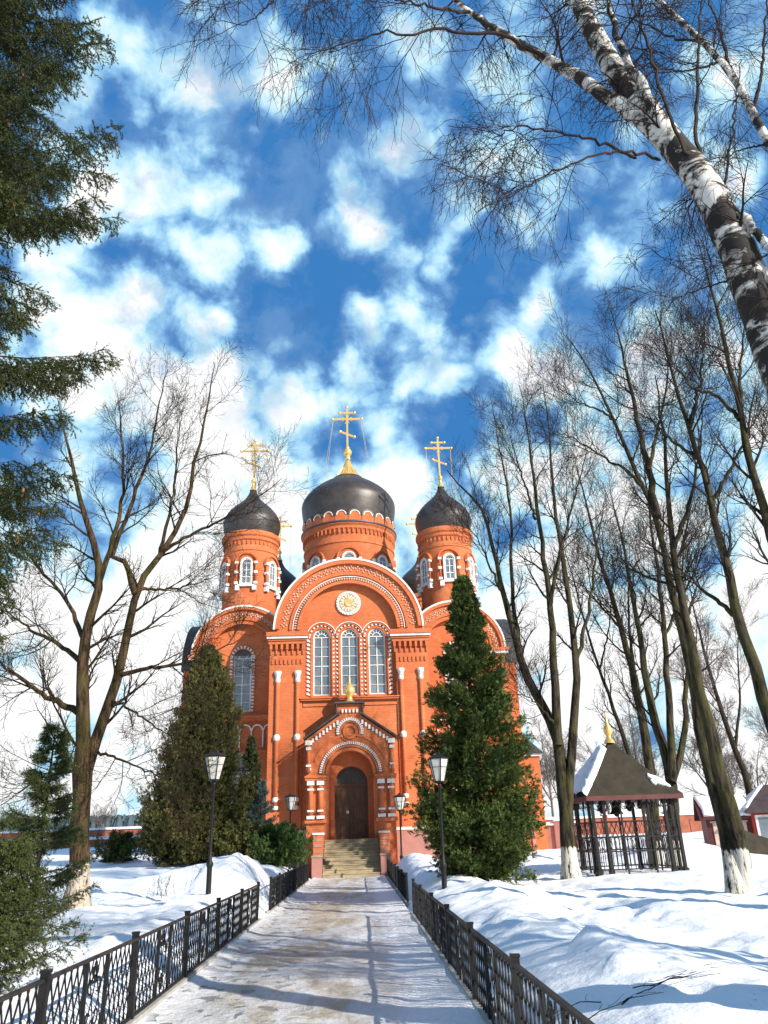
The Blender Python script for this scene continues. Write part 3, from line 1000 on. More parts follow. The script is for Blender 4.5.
for sgn in (-1, 1):                                          # sheet-metal copings
    sl = math.atan2(7.95 - 6.75, 2.35 - .57)
    ln = math.hypot(1.2, 1.78) + .25
    b.rbox(sgn * (1.46 + .08), 7.35 + .06, (PI / 2 - sl) if sgn > 0 else (PI / 2 + sl), ln, .10, 2.48, 4.19)
    b.rbox(sgn * .72, 8.30, 0, .62, .07, 2.50, 4.19)
b.box(-.82, .82, 2.46, 4.19, 8.56, 8.66)
b.build('porch_roof', M['roof_metal'], PORCH)
for u_ in (-2.12, -1.60, 1.60, 2.12):
    b = MB()
    b.tube((u_, 2.62, 2.7), (u_, 2.62, 4.58), .13, .13, 10, BR, True)
    b.box(u_ - .19, u_ + .19, 2.47, 2.69, 4.36, 4.575, WH)
    b.box(u_ - .16, u_ + .16, 2.48, 2.69, 4.1, 4.2, WH)
    b.box(u_ - .16, u_ + .16, 2.48, 2.69, 3.05, 3.14, WH)
    b.box(u_ - .20, u_ + .20, 2.46, 2.69, 2.70, 2.86, WH)
    b.build('column', CM, PORCH)
for u_ in (-2.24, 2.24):
    b = MB()
    b.tube((u_, 2.62, 5.0), (u_, 2.62, 6.4), .10, .10, 10, BR, True)
    b.box(u_ - .13, u_ + .13, 2.51, 2.69, 5.3, 5.4, WH)
    b.box(u_ - .13, u_ + .13, 2.51, 2.69, 6.15, 6.3, WH)
    b.build('column', CM, PORCH)
b = MB()
b.lathe([(.34, 8.665), (.34, 8.74), (.16, 8.80), (.14, 9.02), (.27, 9.20), (.31, 9.34), (.26, 9.50), (.12, 9.68), (.05, 9.85), (.03, 10.2)], 0, 3.1, 20)
b.build('finial', M['gold'], PORCH)

# --- door
b = MB()
b.plate(arch_hole(0, .895, 1.70, 4.44), [], 4.02, 4.11, 0)
b.box(-.895, .895, 3.96, 4.018, 4.36, 4.48, 0)
b.box(-.03, .03, 3.965, 4.018, 1.72, 4.36, 0)
for sgn in (-1, 1):
    for (w0, w1) in ((1.85, 2.5), (2.62, 3.4), (3.52, 4.25)):
        u0, u1 = sorted((sgn * .14, sgn * .78))
        b.box(u0, u1, 3.99, 4.018, w0, w1, 0)
        b.box(u0 + .07, u1 - .07, 3.975, 3.989, w0 + .07, w1 - .07, 0)
DOOR = b.build('door', M['wood'], CH)
b = MB()
b.plate(arch_pts(0, 4.49, .74, 20) , [], 4.0, 4.018, 1)
for k in range(1, 6):
    a = PI * k / 6
    b.rbox(.40 * math.cos(a), 4.49 + .40 * math.sin(a), a, .035, .66, 3.97, 3.999, 0)
b.band(0, 4.49, .36, .40, .02, PI - .02, 3.96, 3.999, 16, 0)
b.build('fanlight', [M['wood'], M['dark_glass']], DOOR)
b = MB(); b.ball((-.22, 3.90, 3.02), .09); b.tube((-.22, 3.93, 3.02), (-.22, 3.99, 3.02), .04)
b.build('handle', M['white'], DOOR)

# --- steps and their cheek walls
b = MB()
NS = 9
for i in range(NS):
    b.box(-1.38, 1.38, .02 + i * .29, 2.69 if i < NS - 1 else 3.96, -.1 if i == 0 else i * 1.68 / NS - .03, (i + 1) * 1.68 / NS, 0)
    b.box(-1.40, 1.40, -.01 + i * .29, .02 + i * .29 - .002, (i + 1) * 1.68 / NS - .045, (i + 1) * 1.68 / NS - .003, 0)
b.build('steps', M['stone'], CH)
for sgn in (-1, 1):
    b = MB()
    u0, u1 = sorted((sgn * 1.41, sgn * 1.90))
    b.box(u0, u1, -.05, .95, -.3, .92, PK)
    b.box(u0 - .03, u1 + .03, -.09, .99, .922, 1.0, ST)
    b.box(u0, u1, .952, 2.68, -.3, 1.92, BR)
    b.box(u0 - .03, u1 + .03, .91, 2.67, 1.922, 2.02, WH)
    for i in range(3):
        b.box(u0 + .02, u1 - .02, .93, .9515, 1.1 + i * .26, 1.24 + i * .26, PK)
    b.build('parapet', CM, CH)

# --- wings left and right of the front bay
WV = 6.8
b = MB()
WC, WS, WRO, WRI = -6.62, 12.36, 3.0, 2.0
outline = [(-9.65, 0), (-4.4, 0), (-4.4, WS + .2)] + [(WC + 2.22, WS + .2)] + arch_pts(WC, WS, WRO, 40, .75, PI) + [(-9.65, WS)]
rec = [(WC - WRI, 8.75), (WC + WRI, 8.75)] + arch_pts(WC, WS, WRI, 32)
rec2 = [(WC - 2.05, 6.75), (WC + 2.05, 6.75), (WC + 2.05, 8.35), (WC - 2.05, 8.35)]
low = arch_hole(WC, .55, 3.1, 6.0)
b.plate(outline, [rec, rec2, low], WV, WV + .32, BR)
hole = arch_hole(WC, .56, 8.98, 12.22)
b.plate([(WC - 2.3, 8.5), (WC + 2.3, 8.5), (WC + 2.3, WS)] + arch_pts(WC, WS, 2.25, 32)[1:-1] + [(WC - 2.3, WS)], [hole], WV + .325, WV + .7, BR)
b.box(-9.65, -4.4, WV + .71, 8.6, 0, 12.3, BR)
b.box(WC - 2.1, WC + 2.1, WV + .25, WV + .318, 6.7, 8.4, BR)
WING = b.build('wing', CM, CH)
b = MB()
b.band(WC, WS, 2.86, 3.10, .5, PI - .02, WV - .14, WV + .4, 48, BR)
b.band(WC, WS, 3.04, 3.15, .5, PI - .02, WV - .17, WV - .142, 48, WH)
b.band(WC, WS, 1.94, 2.08, .02, PI - .02, WV - .10, WV - .002, 36, BR)
b.band(WC, WS, 2.2, 2.26, .02, PI - .02, WV - .08, WV - .002, 36, BR)
for i in range(22):
    a = .3 + (PI - .35) * (i + .5) / 22
    for (rr, da) in ((2.44, 0), (2.56, .035), (2.56, -.035), (2.66, 0)):
        b.rbox(WC + rr * math.cos(a + da), WS + rr * math.sin(a + da), a, .065, .08, WV - .05, WV - .003, OW)
b.build('arch_moulding', CM, WING)
b = MB()
b.box(-9.85, WC - WRI - .06, WV - .22, WV - .002, WS - .32, WS - .16, WH)
b.box(-9.90, WC - WRI - .02, WV - .30, WV - .004, WS - .158, WS + .02, BR)
b.build('impost', CM, WING)
b = MB()
b.box(WC + WRI + .06, -4.72, WV - .2, WV - .002, WS - .32, WS - .16, WH)
b.box(WC + WRI + .03, -4.72, WV - .28, WV - .004, WS - .158, WS + .02, BR)
b.build('impost', CM, WING)
b = MB()
b.box(-9.75, -4.6, WV - .14, WV - .003, 8.42, 8.52, BR)
b.box(-9.75, -4.6, WV - .20, WV - .005, 8.522, 8.66, BR)
b.build('ledge', CM, WING)
b = MB()
b.box(-9.75, -4.6, WV - .12, WV - .003, 6.52, 6.66, BR)
b.build('ledge', CM, WING)
b = MB()
for i in range(6):                                           # white blind arcade
    cu = WC - 1.72 + i * .69
    b.band(cu, 7.85, .27, .35, 0, PI, WV + .14, WV + .249, 16, WH)
    b.box(cu - .345 - .035, cu - .345 + .035, WV + .15, WV + .249, 6.85, 7.85, WH)
b.box(WC - 1.72 + 6 * .69 - .38, WC - 1.72 + 6 * .69 - .31, WV + .15, WV + .249, 6.85, 7.85, WH)
b.build('blind_arcade', CM, WING)
b = MB()
dash_window(b, WC, .56, 8.98, 12.22, WV + .22, WV + .323, .2, .1, .16, .12)
dash_window(b, WC, .55, 3.2, 6.0, WV - .06, WV - .002, .2, .1, .16, .12)
b.build('window_surround', CM, WING)
b = MB(); window_mb(b, WC, .56, 8.98, 12.22, WV + .42, 6); b.build('window', CM, WING)
b = MB(); window_mb(b, WC, .55, 3.1, 6.0, WV + .15, 4); b.build('window', CM, WING)


def mirror_tree(o, parent):
    c = o.copy()
    COL.objects.link(c)
    c.parent = parent
    if o.data:
        c.data = o.data.copy()
        me = c.data
        co = np.empty(len(me.vertices) * 3, np.float32); me.vertices.foreach_get('co', co)
        co[0::3] *= -1; me.vertices.foreach_set('co', co)
        me.flip_normals(); me.update()
    for ch in list(o.children):
        mirror_tree(ch, c)
    return c


mirror_tree(WING, CH)


# --- towers and drums
def onion(r_base, r_max, w0, w_max, w_top, n=26):
    pts = []
    ctrl = [(r_base, w0), (r_max * .955, w0 + (w_max - w0) * .45), (r_max, w_max)]
    h = w_top - w_max
    ctrl += [(r_max * .965, w_max + h * .13), (r_max * .85, w_max + h * .27), (r_max * .66, w_max + h * .41), (r_max * .45, w_max + h * .53),
             (r_max * .275, w_max + h * .645), (r_max * .165, w_max + h * .76), (r_max * .09, w_max + h * .88), (r_max * .035, w_top)]
    c = np.array(ctrl)
    # Catmull-Rom through the control points
    out = []
    for i in range(len(c) - 1):
        p0, p1, p2, p3 = c[max(i - 1, 0)], c[i], c[i + 1], c[min(i + 2, len(c) - 1)]
        for t in np.linspace(0, 1, 4, endpoint=False):
            out.append(tuple(.5 * ((2 * p1) + (-p0 + p2) * t + (2 * p0 - 5 * p1 + 4 * p2 - p3) * t * t + (-p0 + 3 * p1 - 3 * p2 + p3) * t ** 3)))
    out.append(tuple(c[-1]))
    return [(max(r, .005), w) for r, w in out]


def cross_mb(mb, w0, h, ball_r, chain_to=None):
    """orthodox cross with trefoil ends above a ball"""
    t = h * .018
    mb.ball((0, 0, w0), ball_r)
    mb.lathe([(ball_r * .3, w0 - ball_r * 1.6), (ball_r * .5, w0 - ball_r), (ball_r * .35, w0 + ball_r * .95), (ball_r * .5, w0 + ball_r * 1.25), (ball_r * .2, w0 + ball_r * 1.5)], n=12)
    mb.box(-t, t, -t * .7, t * .7, w0 + ball_r, w0 + h)
    wc = w0 + h * .74
    mb.box(-h * .29, h * .29, -t * .65, t * .65, wc - t, wc + t)
    wt = w0 + h * .88
    mb.box(-h * .145, h * .145, -t * .65, t * .65, wt - t * .9, wt + t * .9)
    mb.rbox(0, w0 + h * .40, R(-24), t * 1.8, h * .30, -t * .65, t * .65)
    e = t * 1.7
    for (u, w) in ((-h * .29, wc), (h * .29, wc), (0, w0 + h), (-h * .145, wt), (h * .145, wt), (-.137 * h, w0 + h * .46), (.137 * h, w0 + h * .34)):
        mb.ball((u, 0, w), e, n=6)
    for k in range(8):                                       # rays at the crossing
        a = PI / 8 + k * PI / 4
        mb.rbox(h * .06 * math.cos(a), wc + h * .06 * math.sin(a), a, t * .5, h * .10, -t * .3, t * .3)
    if chain_to:
        for sgn in (-1, 1):
            for dv in (-1, 1):
                mb.tube((sgn * h * .27, 0, wc), (sgn * chain_to[0], dv * chain_to[0] * .6, chain_to[1]), .012, .012, 4)


def drum_window(mb, r, ang, w0, spring, hw, trims=True, posts=True):
    """window set on a round drum, facing angle ang"""
    k = MB()
    window_mb(k, 0, hw, w0, spring, -.06, 3, 2, .05, .07, False)
    k.plate(arch_hole(0, hw + .075, w0 - .04, spring), [arch_hole(0, hw, w0, spring)], -.12, .10, WH)
    if posts:
        for sgn in (-1, 1):
            k.tube((sgn * (hw + .30), -.06, w0), (sgn * (hw + .30), -.06, spring), .07, .07, 8, BR, True)
            for w in (w0 - .02, (w0 + spring) / 2, spring - .05):
                k.box(sgn * (hw + .30) - .11, sgn * (hw + .30) + .11, -.17, .06, w, w + .16, WH)
            k.box(sgn * (hw + .22) - .13, sgn * (hw + .22) + .13, -.14, .1, w0 - .42, w0 - .1, WH)
    k.band(0, spring, hw + .34, hw + .44, .1, PI - .1, -.10, .12, 16, BR)
    k.box(-hw - .2, hw + .2, -.14, .06, w0 - .16, w0 - .055, WH)
    c, s = math.cos(ang), math.sin(ang)
    vs = []
    for (x, y, z) in k.v:
        yy = -(r - y)                                        # faces -v before turning
        vs.append((x * c - yy * s, x * s + yy * c, z))
    for f, m_, sm in zip(k.f, k.m, k.s):
        mb.f.append(tuple(i + len(mb.v) for i in f)); mb.m.append(m_); mb.s.append(sm)
    mb.v.extend(vs)


def tower_parts(root):
    b = MB(); b.lathe([(1.76, 14.5), (1.76, 20.1)], n=48, mi=BR)
    b.lathe([(1.70, 15.2), (1.84, 15.2), (1.84, 15.5), (1.70, 15.5)], n=48, mi=BR, smooth=False)
    b.lathe([(1.70, 19.3), (1.81, 19.3), (1.81, 19.4), (1.70, 19.4)], n=48, mi=BR, smooth=False)
    dr = b.build('drum', CM, root)
    b = MB()
    b.lathe([(1.72, 19.95), (1.86, 20.05), (1.86, 20.25), (1.96, 20.35), (1.96, 20.55), (1.90, 20.68), (1.6, 20.7)], n=48, mi=BR, smooth=False)
    for i in range(40):
        a = 2 * PI * i / 40
        c, s = math.cos(a), math.sin(a)
        b.tube((1.80 * c, 1.80 * s, 19.72), (1.80 * c, 1.80 * s, 19.97), .05, .05, 4, BR)
    b.build('cornice', CM, root)
    for k in range(6):
        b = MB(); drum_window(b, 1.76, k * PI / 3, 16.95, 18.35, .32); b.build('window', CM, root)
    b = MB(); b.lathe(onion(1.72, 1.94, 20.66, 21.6, 24.75), n=48); b.build('dome', M['dome'], root)
    b = MB()
    b.lathe([(.26, 24.3), (.16, 24.5), (.09, 24.75), (.06, 24.95)], n=16)
    cross_mb(b, 25.05, 3.25, .17, (.9, 23.7)); b.build('cross', M['gold'], root)


tw = empty('tower', (-6.58, 8.6, 0)); tw.parent = CH
tower_parts(tw)
for (u_, v_) in ((6.58, 8.6), (-5.9, 20.8), (5.9, 20.8)):
    c = copy_tree(tw, CH); c.location = (u_, v_, 0 if v_ < 10 else -.9)

mt = empty('central_drum', (0, 14.5, 0)); mt.parent = CH
b = MB(); b.lathe([(3.38, 12.5), (3.38, 22.6)], n=72, mi=BR)
b.lathe([(3.3, 21.35), (3.44, 21.35), (3.44, 21.5), (3.3, 21.5)], n=72, mi=BR, smooth=False)
b.lathe([(3.3, 18.4), (3.52, 18.4), (3.52, 18.7), (3.3, 18.7)], n=72, mi=BR, smooth=False)
b.build('drum', CM, mt)
b = MB()
b.lathe([(3.35, 22.3), (3.48, 22.42), (3.48, 22.62), (3.60, 22.75), (3.60, 22.95), (3.3, 23.0)], n=72, mi=BR, smooth=False)
for i in range(64):
    a = 2 * PI * i / 64
    c, s = math.cos(a), math.sin(a)
    b.tube((3.46 * c, 3.46 * s, 22.05), (3.46 * c, 3.46 * s, 22.40), .07, .07, 4, BR)
b.lathe([(3.61, 22.8), (3.66, 22.86), (3.66, 22.95), (3.5, 22.97)], n=72, mi=DK, smooth=False)
b.build('cornice', CM, mt)
b = MB()                                                     # ring of round gables at the foot of the dome
NK = 22
for i in range(NK):
    a = 2 * PI * (i + .5) / NK
    k = MB()
    hw = PI * 3.44 / NK * .97
    k.plate([(-hw, 23.0), (hw, 23.0)] + arch_pts(0, 23.42, hw, 14), [], -.10, .06, BR)
    k.band(0, 23.42, hw * .66, hw * .80, 0, PI, -.15, -.102, 14, WH)
    k.band(0, 23.42, hw * .90, hw * 1.04, 0, PI, -.16, -.102, 14, DK)
    c, s = math.cos(a), math.sin(a)
    vs = [(x * c + (3.38 - y) * s, x * s - (3.38 - y) * c, z) for (x, y, z) in k.v]
    b.add(vs, k.f); b.m[-len(k.f):] = k.m
b.build('round_gable_ring', CM, mt)
for k in range(8):
    b = MB(); drum_window(b, 3.38, k * PI / 4, 18.75, 20.1, .42, posts=False)
    b.build('window', CM, mt)
for k in range(8):
    a = (k + .5) * PI / 4
    for da in (-.16, .16):
        b = MB()
        c, s = math.cos(a + da - PI / 2), math.sin(a + da - PI / 2)
        b.tube((3.42 * c, 3.42 * s, 18.7), (3.42 * c, 3.42 * s, 19.9), .10, .10, 8, BR)
        b.tube((3.43 * c, 3.43 * s, 19.9), (3.43 * c, 3.43 * s, 20.15), .16, .16, 8, WH)
        b.tube((3.43 * c, 3.43 * s, 19.2), (3.43 * c, 3.43 * s, 19.35), .14, .14, 8, WH)
        b.build('pilaster', CM, mt)
b = MB(); b.lathe(onion(3.22, 3.62, 23.0, 25.2, 29.5), n=72); b.build('dome', M['dome'], mt)
b = MB()
b.lathe([(r + .06, w) for r, w in onion(3.22, 3.62, 23.0, 25.2, 29.5) if w > 27.75], n=24)
for i in range(12):
    a = 2 * PI * i / 12
    b.tube((1.15 * math.cos(a), 1.15 * math.sin(a), 27.74), (.40 * math.cos(a), .40 * math.sin(a), 28.9), .05, .03, 5)
b.ball((0, 0, 29.75), .22)
cross_mb(b, 30.3, 4.15, .34, (1.9, 27.4))
b.build('cross', M['gold'], mt)

# --- low porch on the south side
b = MB()
b.box(11.41, 12.6, 13.4, 17.4, -.3, 6.45, BR)
b.box(11.41, 12.75, 13.25, 17.5, 6.45, 6.6, WH)
SP = b.build('side_porch', CM, CH)
b = MB()
b.add([(11.42, 13.1, 6.61), (12.9, 13.1, 6.61), (12.9, 17.6, 6.61), (11.42, 17.6, 6.61), (11.9, 15.3, 8.2)], [(0, 1, 4), (1, 2, 4), (2, 3, 4), (3, 0, 4), (3, 2, 1, 0)])
b.build('roof', M['roof_metal'], SP)
#@@TREES

# ------------------------------------------------------------------ tubes and branching, all in numpy
def nrm(a):
    return a / np.maximum(np.linalg.norm(a, axis=-1, keepdims=True), 1e-9)


def tube_arrays(P, Rr, sides):
    M_, n = P.shape[:2]
    T = np.empty_like(P)
    T[:, 1:-1] = P[:, 2:] - P[:, :-2]; T[:, 0] = P[:, 1] - P[:, 0]; T[:, -1] = P[:, -1] - P[:, -2]
    T = nrm(T)
    D = nrm(P[:, -1] - P[:, 0])
    ref = np.where(np.abs(D[:, 2:3]) < .8, np.array([[0, 0, 1.0]]), np.array([[1.0, 0, 0]]))
    A = nrm(np.cross(T, ref[:, None, :])); B = np.cross(T, A)
    th = 2 * PI * np.arange(sides) / sides
    V = P[:, :, None, :] + Rr[:, :, None, None] * (A[:, :, None, :] * np.cos(th)[None, None, :, None] + B[:, :, None, :] * np.sin(th)[None, None, :, None])
    base = (np.arange(M_) * n * sides)[:, None, None]
    j = np.arange(n - 1)[None, :, None] * sides
    k = np.arange(sides)[None, None, :]; k2 = (k + 1) % sides
    F = np.stack([base + j + k, base + j + k2, base + j + sides + k2, base + j + sides + k], -1).reshape(-1, 4)
    return V.reshape(-1, 3), F


def tubes_obj(name, batches, m, parent, origin, sides):
    vs, fs, k = [], [], 0
    for P, Rr in batches:
        v, f = tube_arrays(P, Rr, sides)
        vs.append(v); fs.append(f + k); k += len(v)
    return np_mesh(name, np.concatenate(vs) - np.asarray(origin), np.concatenate(fs), m, parent, smooth=True)


def resample(pts, n):
    pts = np.asarray(pts, float)
    # Catmull-Rom then equal spacing
    out = []
    for i in range(len(pts) - 1):
        p0, p1, p2, p3 = pts[max(i - 1, 0)], pts[i], pts[i + 1], pts[min(i + 2, len(pts) - 1)]
        for t in np.linspace(0, 1, 8, endpoint=False):
            out.append(.5 * ((2 * p1) + (-p0 + p2) * t + (2 * p0 - 5 * p1 + 4 * p2 - p3) * t * t + (-p0 + 3 * p1 - 3 * p2 + p3) * t ** 3))
    out.append(pts[-1])
    out = np.array(out)
    s = np.concatenate([[0], np.cumsum(np.linalg.norm(np.diff(out, axis=0), axis=1))])
    q = np.linspace(0, s[-1], n)
    return np.stack([np.interp(q, s, out[:, i]) for i in range(3)], -1)


def spawn(rng, P, Rr, k, L, ang=(30, 60), trop=(0, 0, .1), wig=.14, nseg=5, tmin=.25, decay=.5, rfac=.55, rtip=.004, lrel=None, rmax=9.0, tmax=1.0):
    M_, n = P.shape[:2]
    t = tmin + (tmax - tmin) * (np.arange(k)[None, :] + rng.random((M_, k))) / k
    f = t * (n - 1) * .9999; i0 = f.astype(int); f = (f - i0)[..., None]
    r = np.arange(M_)[:, None]
    p = P[r, i0] * (1 - f) + P[r, i0 + 1] * f
    tan = nrm(P[r, i0 + 1] - P[r, i0])
    rad = Rr[r, i0] * (1 - f[..., 0]) + Rr[r, i0 + 1] * f[..., 0]
    q = nrm(np.cross(tan, nrm(rng.normal(size=p.shape))))
    a = np.radians(rng.uniform(ang[0], ang[1], (M_, k)))[..., None]
    d = tan * np.cos(a) + q * np.sin(a)
    ln = (L if lrel is None else lrel * np.linalg.norm(np.diff(P, axis=1), axis=-1).sum(1)[:, None]) * (1 - decay * t) * rng.uniform(.6, 1.25, (M_, k))
    p = p.reshape(-1, 3); d = d.reshape(-1, 3); ln = np.broadcast_to(ln, (M_, k)).reshape(-1); rad = rad.reshape(-1)
    out = np.empty((len(p), nseg + 1, 3)); out[:, 0] = p
    tr = np.asarray(trop, float)
    for s in range(nseg):
        d = nrm(d + rng.normal(size=d.shape) * wig + tr)
        p = p + d * (ln / nseg)[:, None]
        out[:, s + 1] = p
    r0 = np.minimum(rad * rfac, rmax)
    tt = np.linspace(0, 1, nseg + 1)[None, :]
    RR = np.maximum(r0[:, None] * (1 - tt) + rtip * tt, rtip)
    return out, RR


def limb(rng, px, Y, r0, r1, dY=0.0, n=22, jitter=.02):
    """a limb surveyed in the photograph: its points stand at the distance Y, receding by dY to its end"""
    m = len(px)
    pts = []
    for i, (x, y) in enumerate(px):
        pts.append(at(x, y, Y + dY * i / max(m - 1, 1)))
    P = resample(pts, n)
    P[1:-1] += rng.normal(size=(n - 2, 3)) * jitter
    t = np.linspace(0, 1, n)
    return P, r0 + (r1 - r0) * t ** .85


def bare_tree(name, label, limbs_px, Y, seed, bark_m='bark', twig_m='twig', group=None, k1=9, L1=2.2, k2=7, L2=.9, k3=6, L3=.4, trop=.12, flare=1.5, sink=.25,
              rt=.0045, ang=(28, 62), tmin=.3, k4=0, L4=.2):
    rng = np.random.default_rng(seed)
    LP, LR = [], []
    for i, (px, r0, r1, dY, y0) in enumerate(limbs_px):
        P, Rr = limb(rng, px, Y + y0, r0, r1, dY)
        LP.append(P); LR.append(Rr)
    base = LP[0][0].copy()
    g = gh(base[0], base[1])
    # the first limb is the bole: carry it down into the snow
    for i in range(len(LP)):
        if limbs_px[i][4] == 0 and np.linalg.norm(LP[i][0][:2] - base[:2]) < .8 and abs(LP[i][0][2] - base[2]) < 1.0:
            LP[i][0, 2] = g - sink
            LP[i] = resample(LP[i], 22)
            LR[i] = LR[i] * (1 + (flare - 1) * np.exp(-(LP[i][:, 2] - g).clip(0) / .22))
    base[2] = g
    LP = np.array(LP); LR = np.array(LR)
    root = thing(name, label, 'tree', base, 0, group)
    A, AR = spawn(rng, LP, LR, k1, L1, ang, (0, 0, trop), .13, 7, tmin, .45, .5, rt * 1.4, rmax=.055)
    B, BR_ = spawn(rng, A, AR, k2, L2, (25, 60), (0, 0, trop * .9), .16, 5, .2, .4, .6, rt)
    C, CR = spawn(rng, B, BR_, k3, L3, (25, 65), (0, 0, trop * .7), .16, 3, .15, .3, .7, rt)
    tubes_obj('trunk', [(LP, LR)], M[bark_m], root, base, 10)
    bt = [(A, AR), (B, BR_), (C, CR)]
    if k4:
        bt.append(spawn(rng, C, CR, k4, L4, (25, 65), (0, 0, trop * .5), .15, 2, .15, .3, .8, rt))
    tubes_obj('crown', bt, M[twig_m], root, base, 3)
    return root


# ------------------------------------------------------------------ foliage
def frames(D, rng, up=None):
    D = nrm(D)
    ref = rng.normal(size=D.shape) if up is None else np.broadcast_to(up, D.shape) + rng.normal(size=D.shape) * .35
    S = nrm(np.cross(D, ref)); return D, S, np.cross(D, S)


_sp = []
for (x0, an, ln) in ((0, 0, 1.0), (.12, 42, .5), (.12, -42, .5), (.32, 38, .48), (.32, -38, .48), (.52, 34, .38), (.52, -34, .38)):
    c, s = math.cos(R(an)), math.sin(R(an))
    wd = .055
    pts = [(0, 0), (.45 * ln, wd), (ln, 0), (.45 * ln, -wd)]
    _sp.append([(x0 + a * c - b * s, a * s + b * c) for a, b in pts])
SPRAY = np.array(_sp)                                        # (7, 4, 2)


def sprays(rng, pos, dirs, size, droop=.12):
    """flat sprays of scale leaves: (n,3) positions -> verts, quads"""
    D, S, Nn = frames(dirs, rng)
    n = len(pos)
    x = SPRAY[None, :, :, 0] * size[:, None, None]; y = SPRAY[None, :, :, 1] * size[:, None, None]
    V = pos[:, None, None, :] + x[..., None] * D[:, None, None, :] + y[..., None] * S[:, None, None, :]
    V = V + Nn[:, None, None, :] * (rng.normal(size=(n, 7, 4)) * .06 * size[:, None, None])[..., None]
    V[..., 2] -= droop * x ** 2 / np.maximum(size[:, None, None], .05)
    return V.reshape(-1, 3), np.arange(n * 28).reshape(-1, 4)


def leafy(name, label, cat, X, Y, h, prof, mat_k, seed, nb=150, per=55, size=(.16, .30), rise=(.15, .7), group=None, trunk_r=.12, start=.2, z0=None, lean=(0, 0), bark_k='bark', rag=.28, spread=.10):
    """evergreen of flat sprays carried on branches; prof(s) is the crown radius at the height fraction s"""
    rng = np.random.default_rng(seed)
    g = gh(X, Y) if z0 is None else z0
    root = thing(name, label, cat, (X, Y, g), 0, group)
    s = rng.random(nb * 4) ** 1.15
    keep = rng.random(nb * 4) < np.array([prof(q) for q in s]) / max(prof(q) for q in np.linspace(0, 1, 40)) + .12
    s = np.concatenate([s[keep][:nb], 1 - rng.random(int(nb * .14)) ** 1.3 * .22])
    nb = len(s)
    az = rng.uniform(0, 2 * PI, nb)
    # branches come in tufts: radius varies with azimuth and height
    rag_f = 1 + rag * 2 * vnoise(az * 1.4 + seed, s * 9 + seed) + rng.normal(size=nb) * rag * .35
    rag_f = 1 + (rag_f - 1) * np.clip((1 - s) * 3.5, .15, 1)
    ln = np.array([prof(q) for q in s]) * np.clip(rag_f, .5, 1.4)
    sl = rng.uniform(rise[0], rise[1], nb) + .5 * s
    tt = np.linspace(0, 1, 7)
    hx = ln[:, None] * tt[None, :]
    P = np.stack([np.cos(az)[:, None] * hx + lean[0] * s[:, None] * h, np.sin(az)[:, None] * hx + lean[1] * s[:, None] * h,
                  (s * h)[:, None] + sl[:, None] * hx * (.25 + .75 * tt[None, :]) - .3 * (sl * ln)[:, None]], -1)
    P[..., 2] = np.maximum(P[..., 2], .06)
    Rr = np.maximum((.03 * ln / max(ln.max(), .1))[:, None] * (1 - tt)[None, :], .006)
    t = start + (1 - start) * rng.random((nb, per)) ** .75
    f = t * 5.999; i0 = f.astype(int); f = (f - i0)[..., None]
    r = np.arange(nb)[:, None]
    pos = P[r, i0] * (1 - f) + P[r, i0 + 1] * f
    tan = nrm(P[r, i0 + 1] - P[r, i0])
    pos = pos + rng.normal(size=pos.shape) * (spread + .08 * ln[:, None, None]) * (1.15 - t[..., None] * .7)
    dr = tan * .7 + np.array((0, 0, .45)) + rng.normal(size=pos.shape) * .45
    pos[..., 2] = np.maximum(pos[..., 2], .03)
    sz = rng.uniform(size[0], size[1], nb * per)
    V, F = sprays(rng, pos.reshape(-1, 3), dr.reshape(-1, 3), sz)
    np_mesh('crown', V, F, M[mat_k], root)
    tr = resample([(0, 0, -.3), (lean[0] * h * .4, lean[1] * h * .4, h * .4), (lean[0] * h, lean[1] * h, h * .93)], 12)[None]
    tubes_obj('trunk', [(tr, np.linspace(trunk_r, .012, 12)[None]), (resample_batch(P, 12), np.repeat(Rr, 2, 1)[:, :12])], M[bark_k], root, (0, 0, 0), 5)
    return root


def resample_batch(P, n):
    t = np.linspace(0, P.shape[1] - 1.0001, n)
    i = t.astype(int); f = (t - i)[None, :, None]
    return P[:, i] * (1 - f) + P[:, i + 1] * f


def needles(rng, P0, P1, nn, ln, w):
    """needle blades along straight twig pieces"""
    S_ = len(P0)
    T = nrm(P1 - P0)
    t = rng.random((S_, nn))
    p = P0[:, None] + (P1 - P0)[:, None] * t[..., None]
    q = nrm(np.cross(T[:, None], rng.normal(size=(S_, nn, 3))))
    d = nrm(T[:, None] * .62 + q * .85)
    side = nrm(np.cross(d, rng.normal(size=d.shape)))
    L = ln * rng.uniform(.7, 1.15, (S_, nn, 1))
    V = np.stack([p - side * w * .5, p + side * w * .5, p + d * L], 2)
    return V.reshape(-1, 3), np.arange(S_ * nn * 3).reshape(-1, 3)


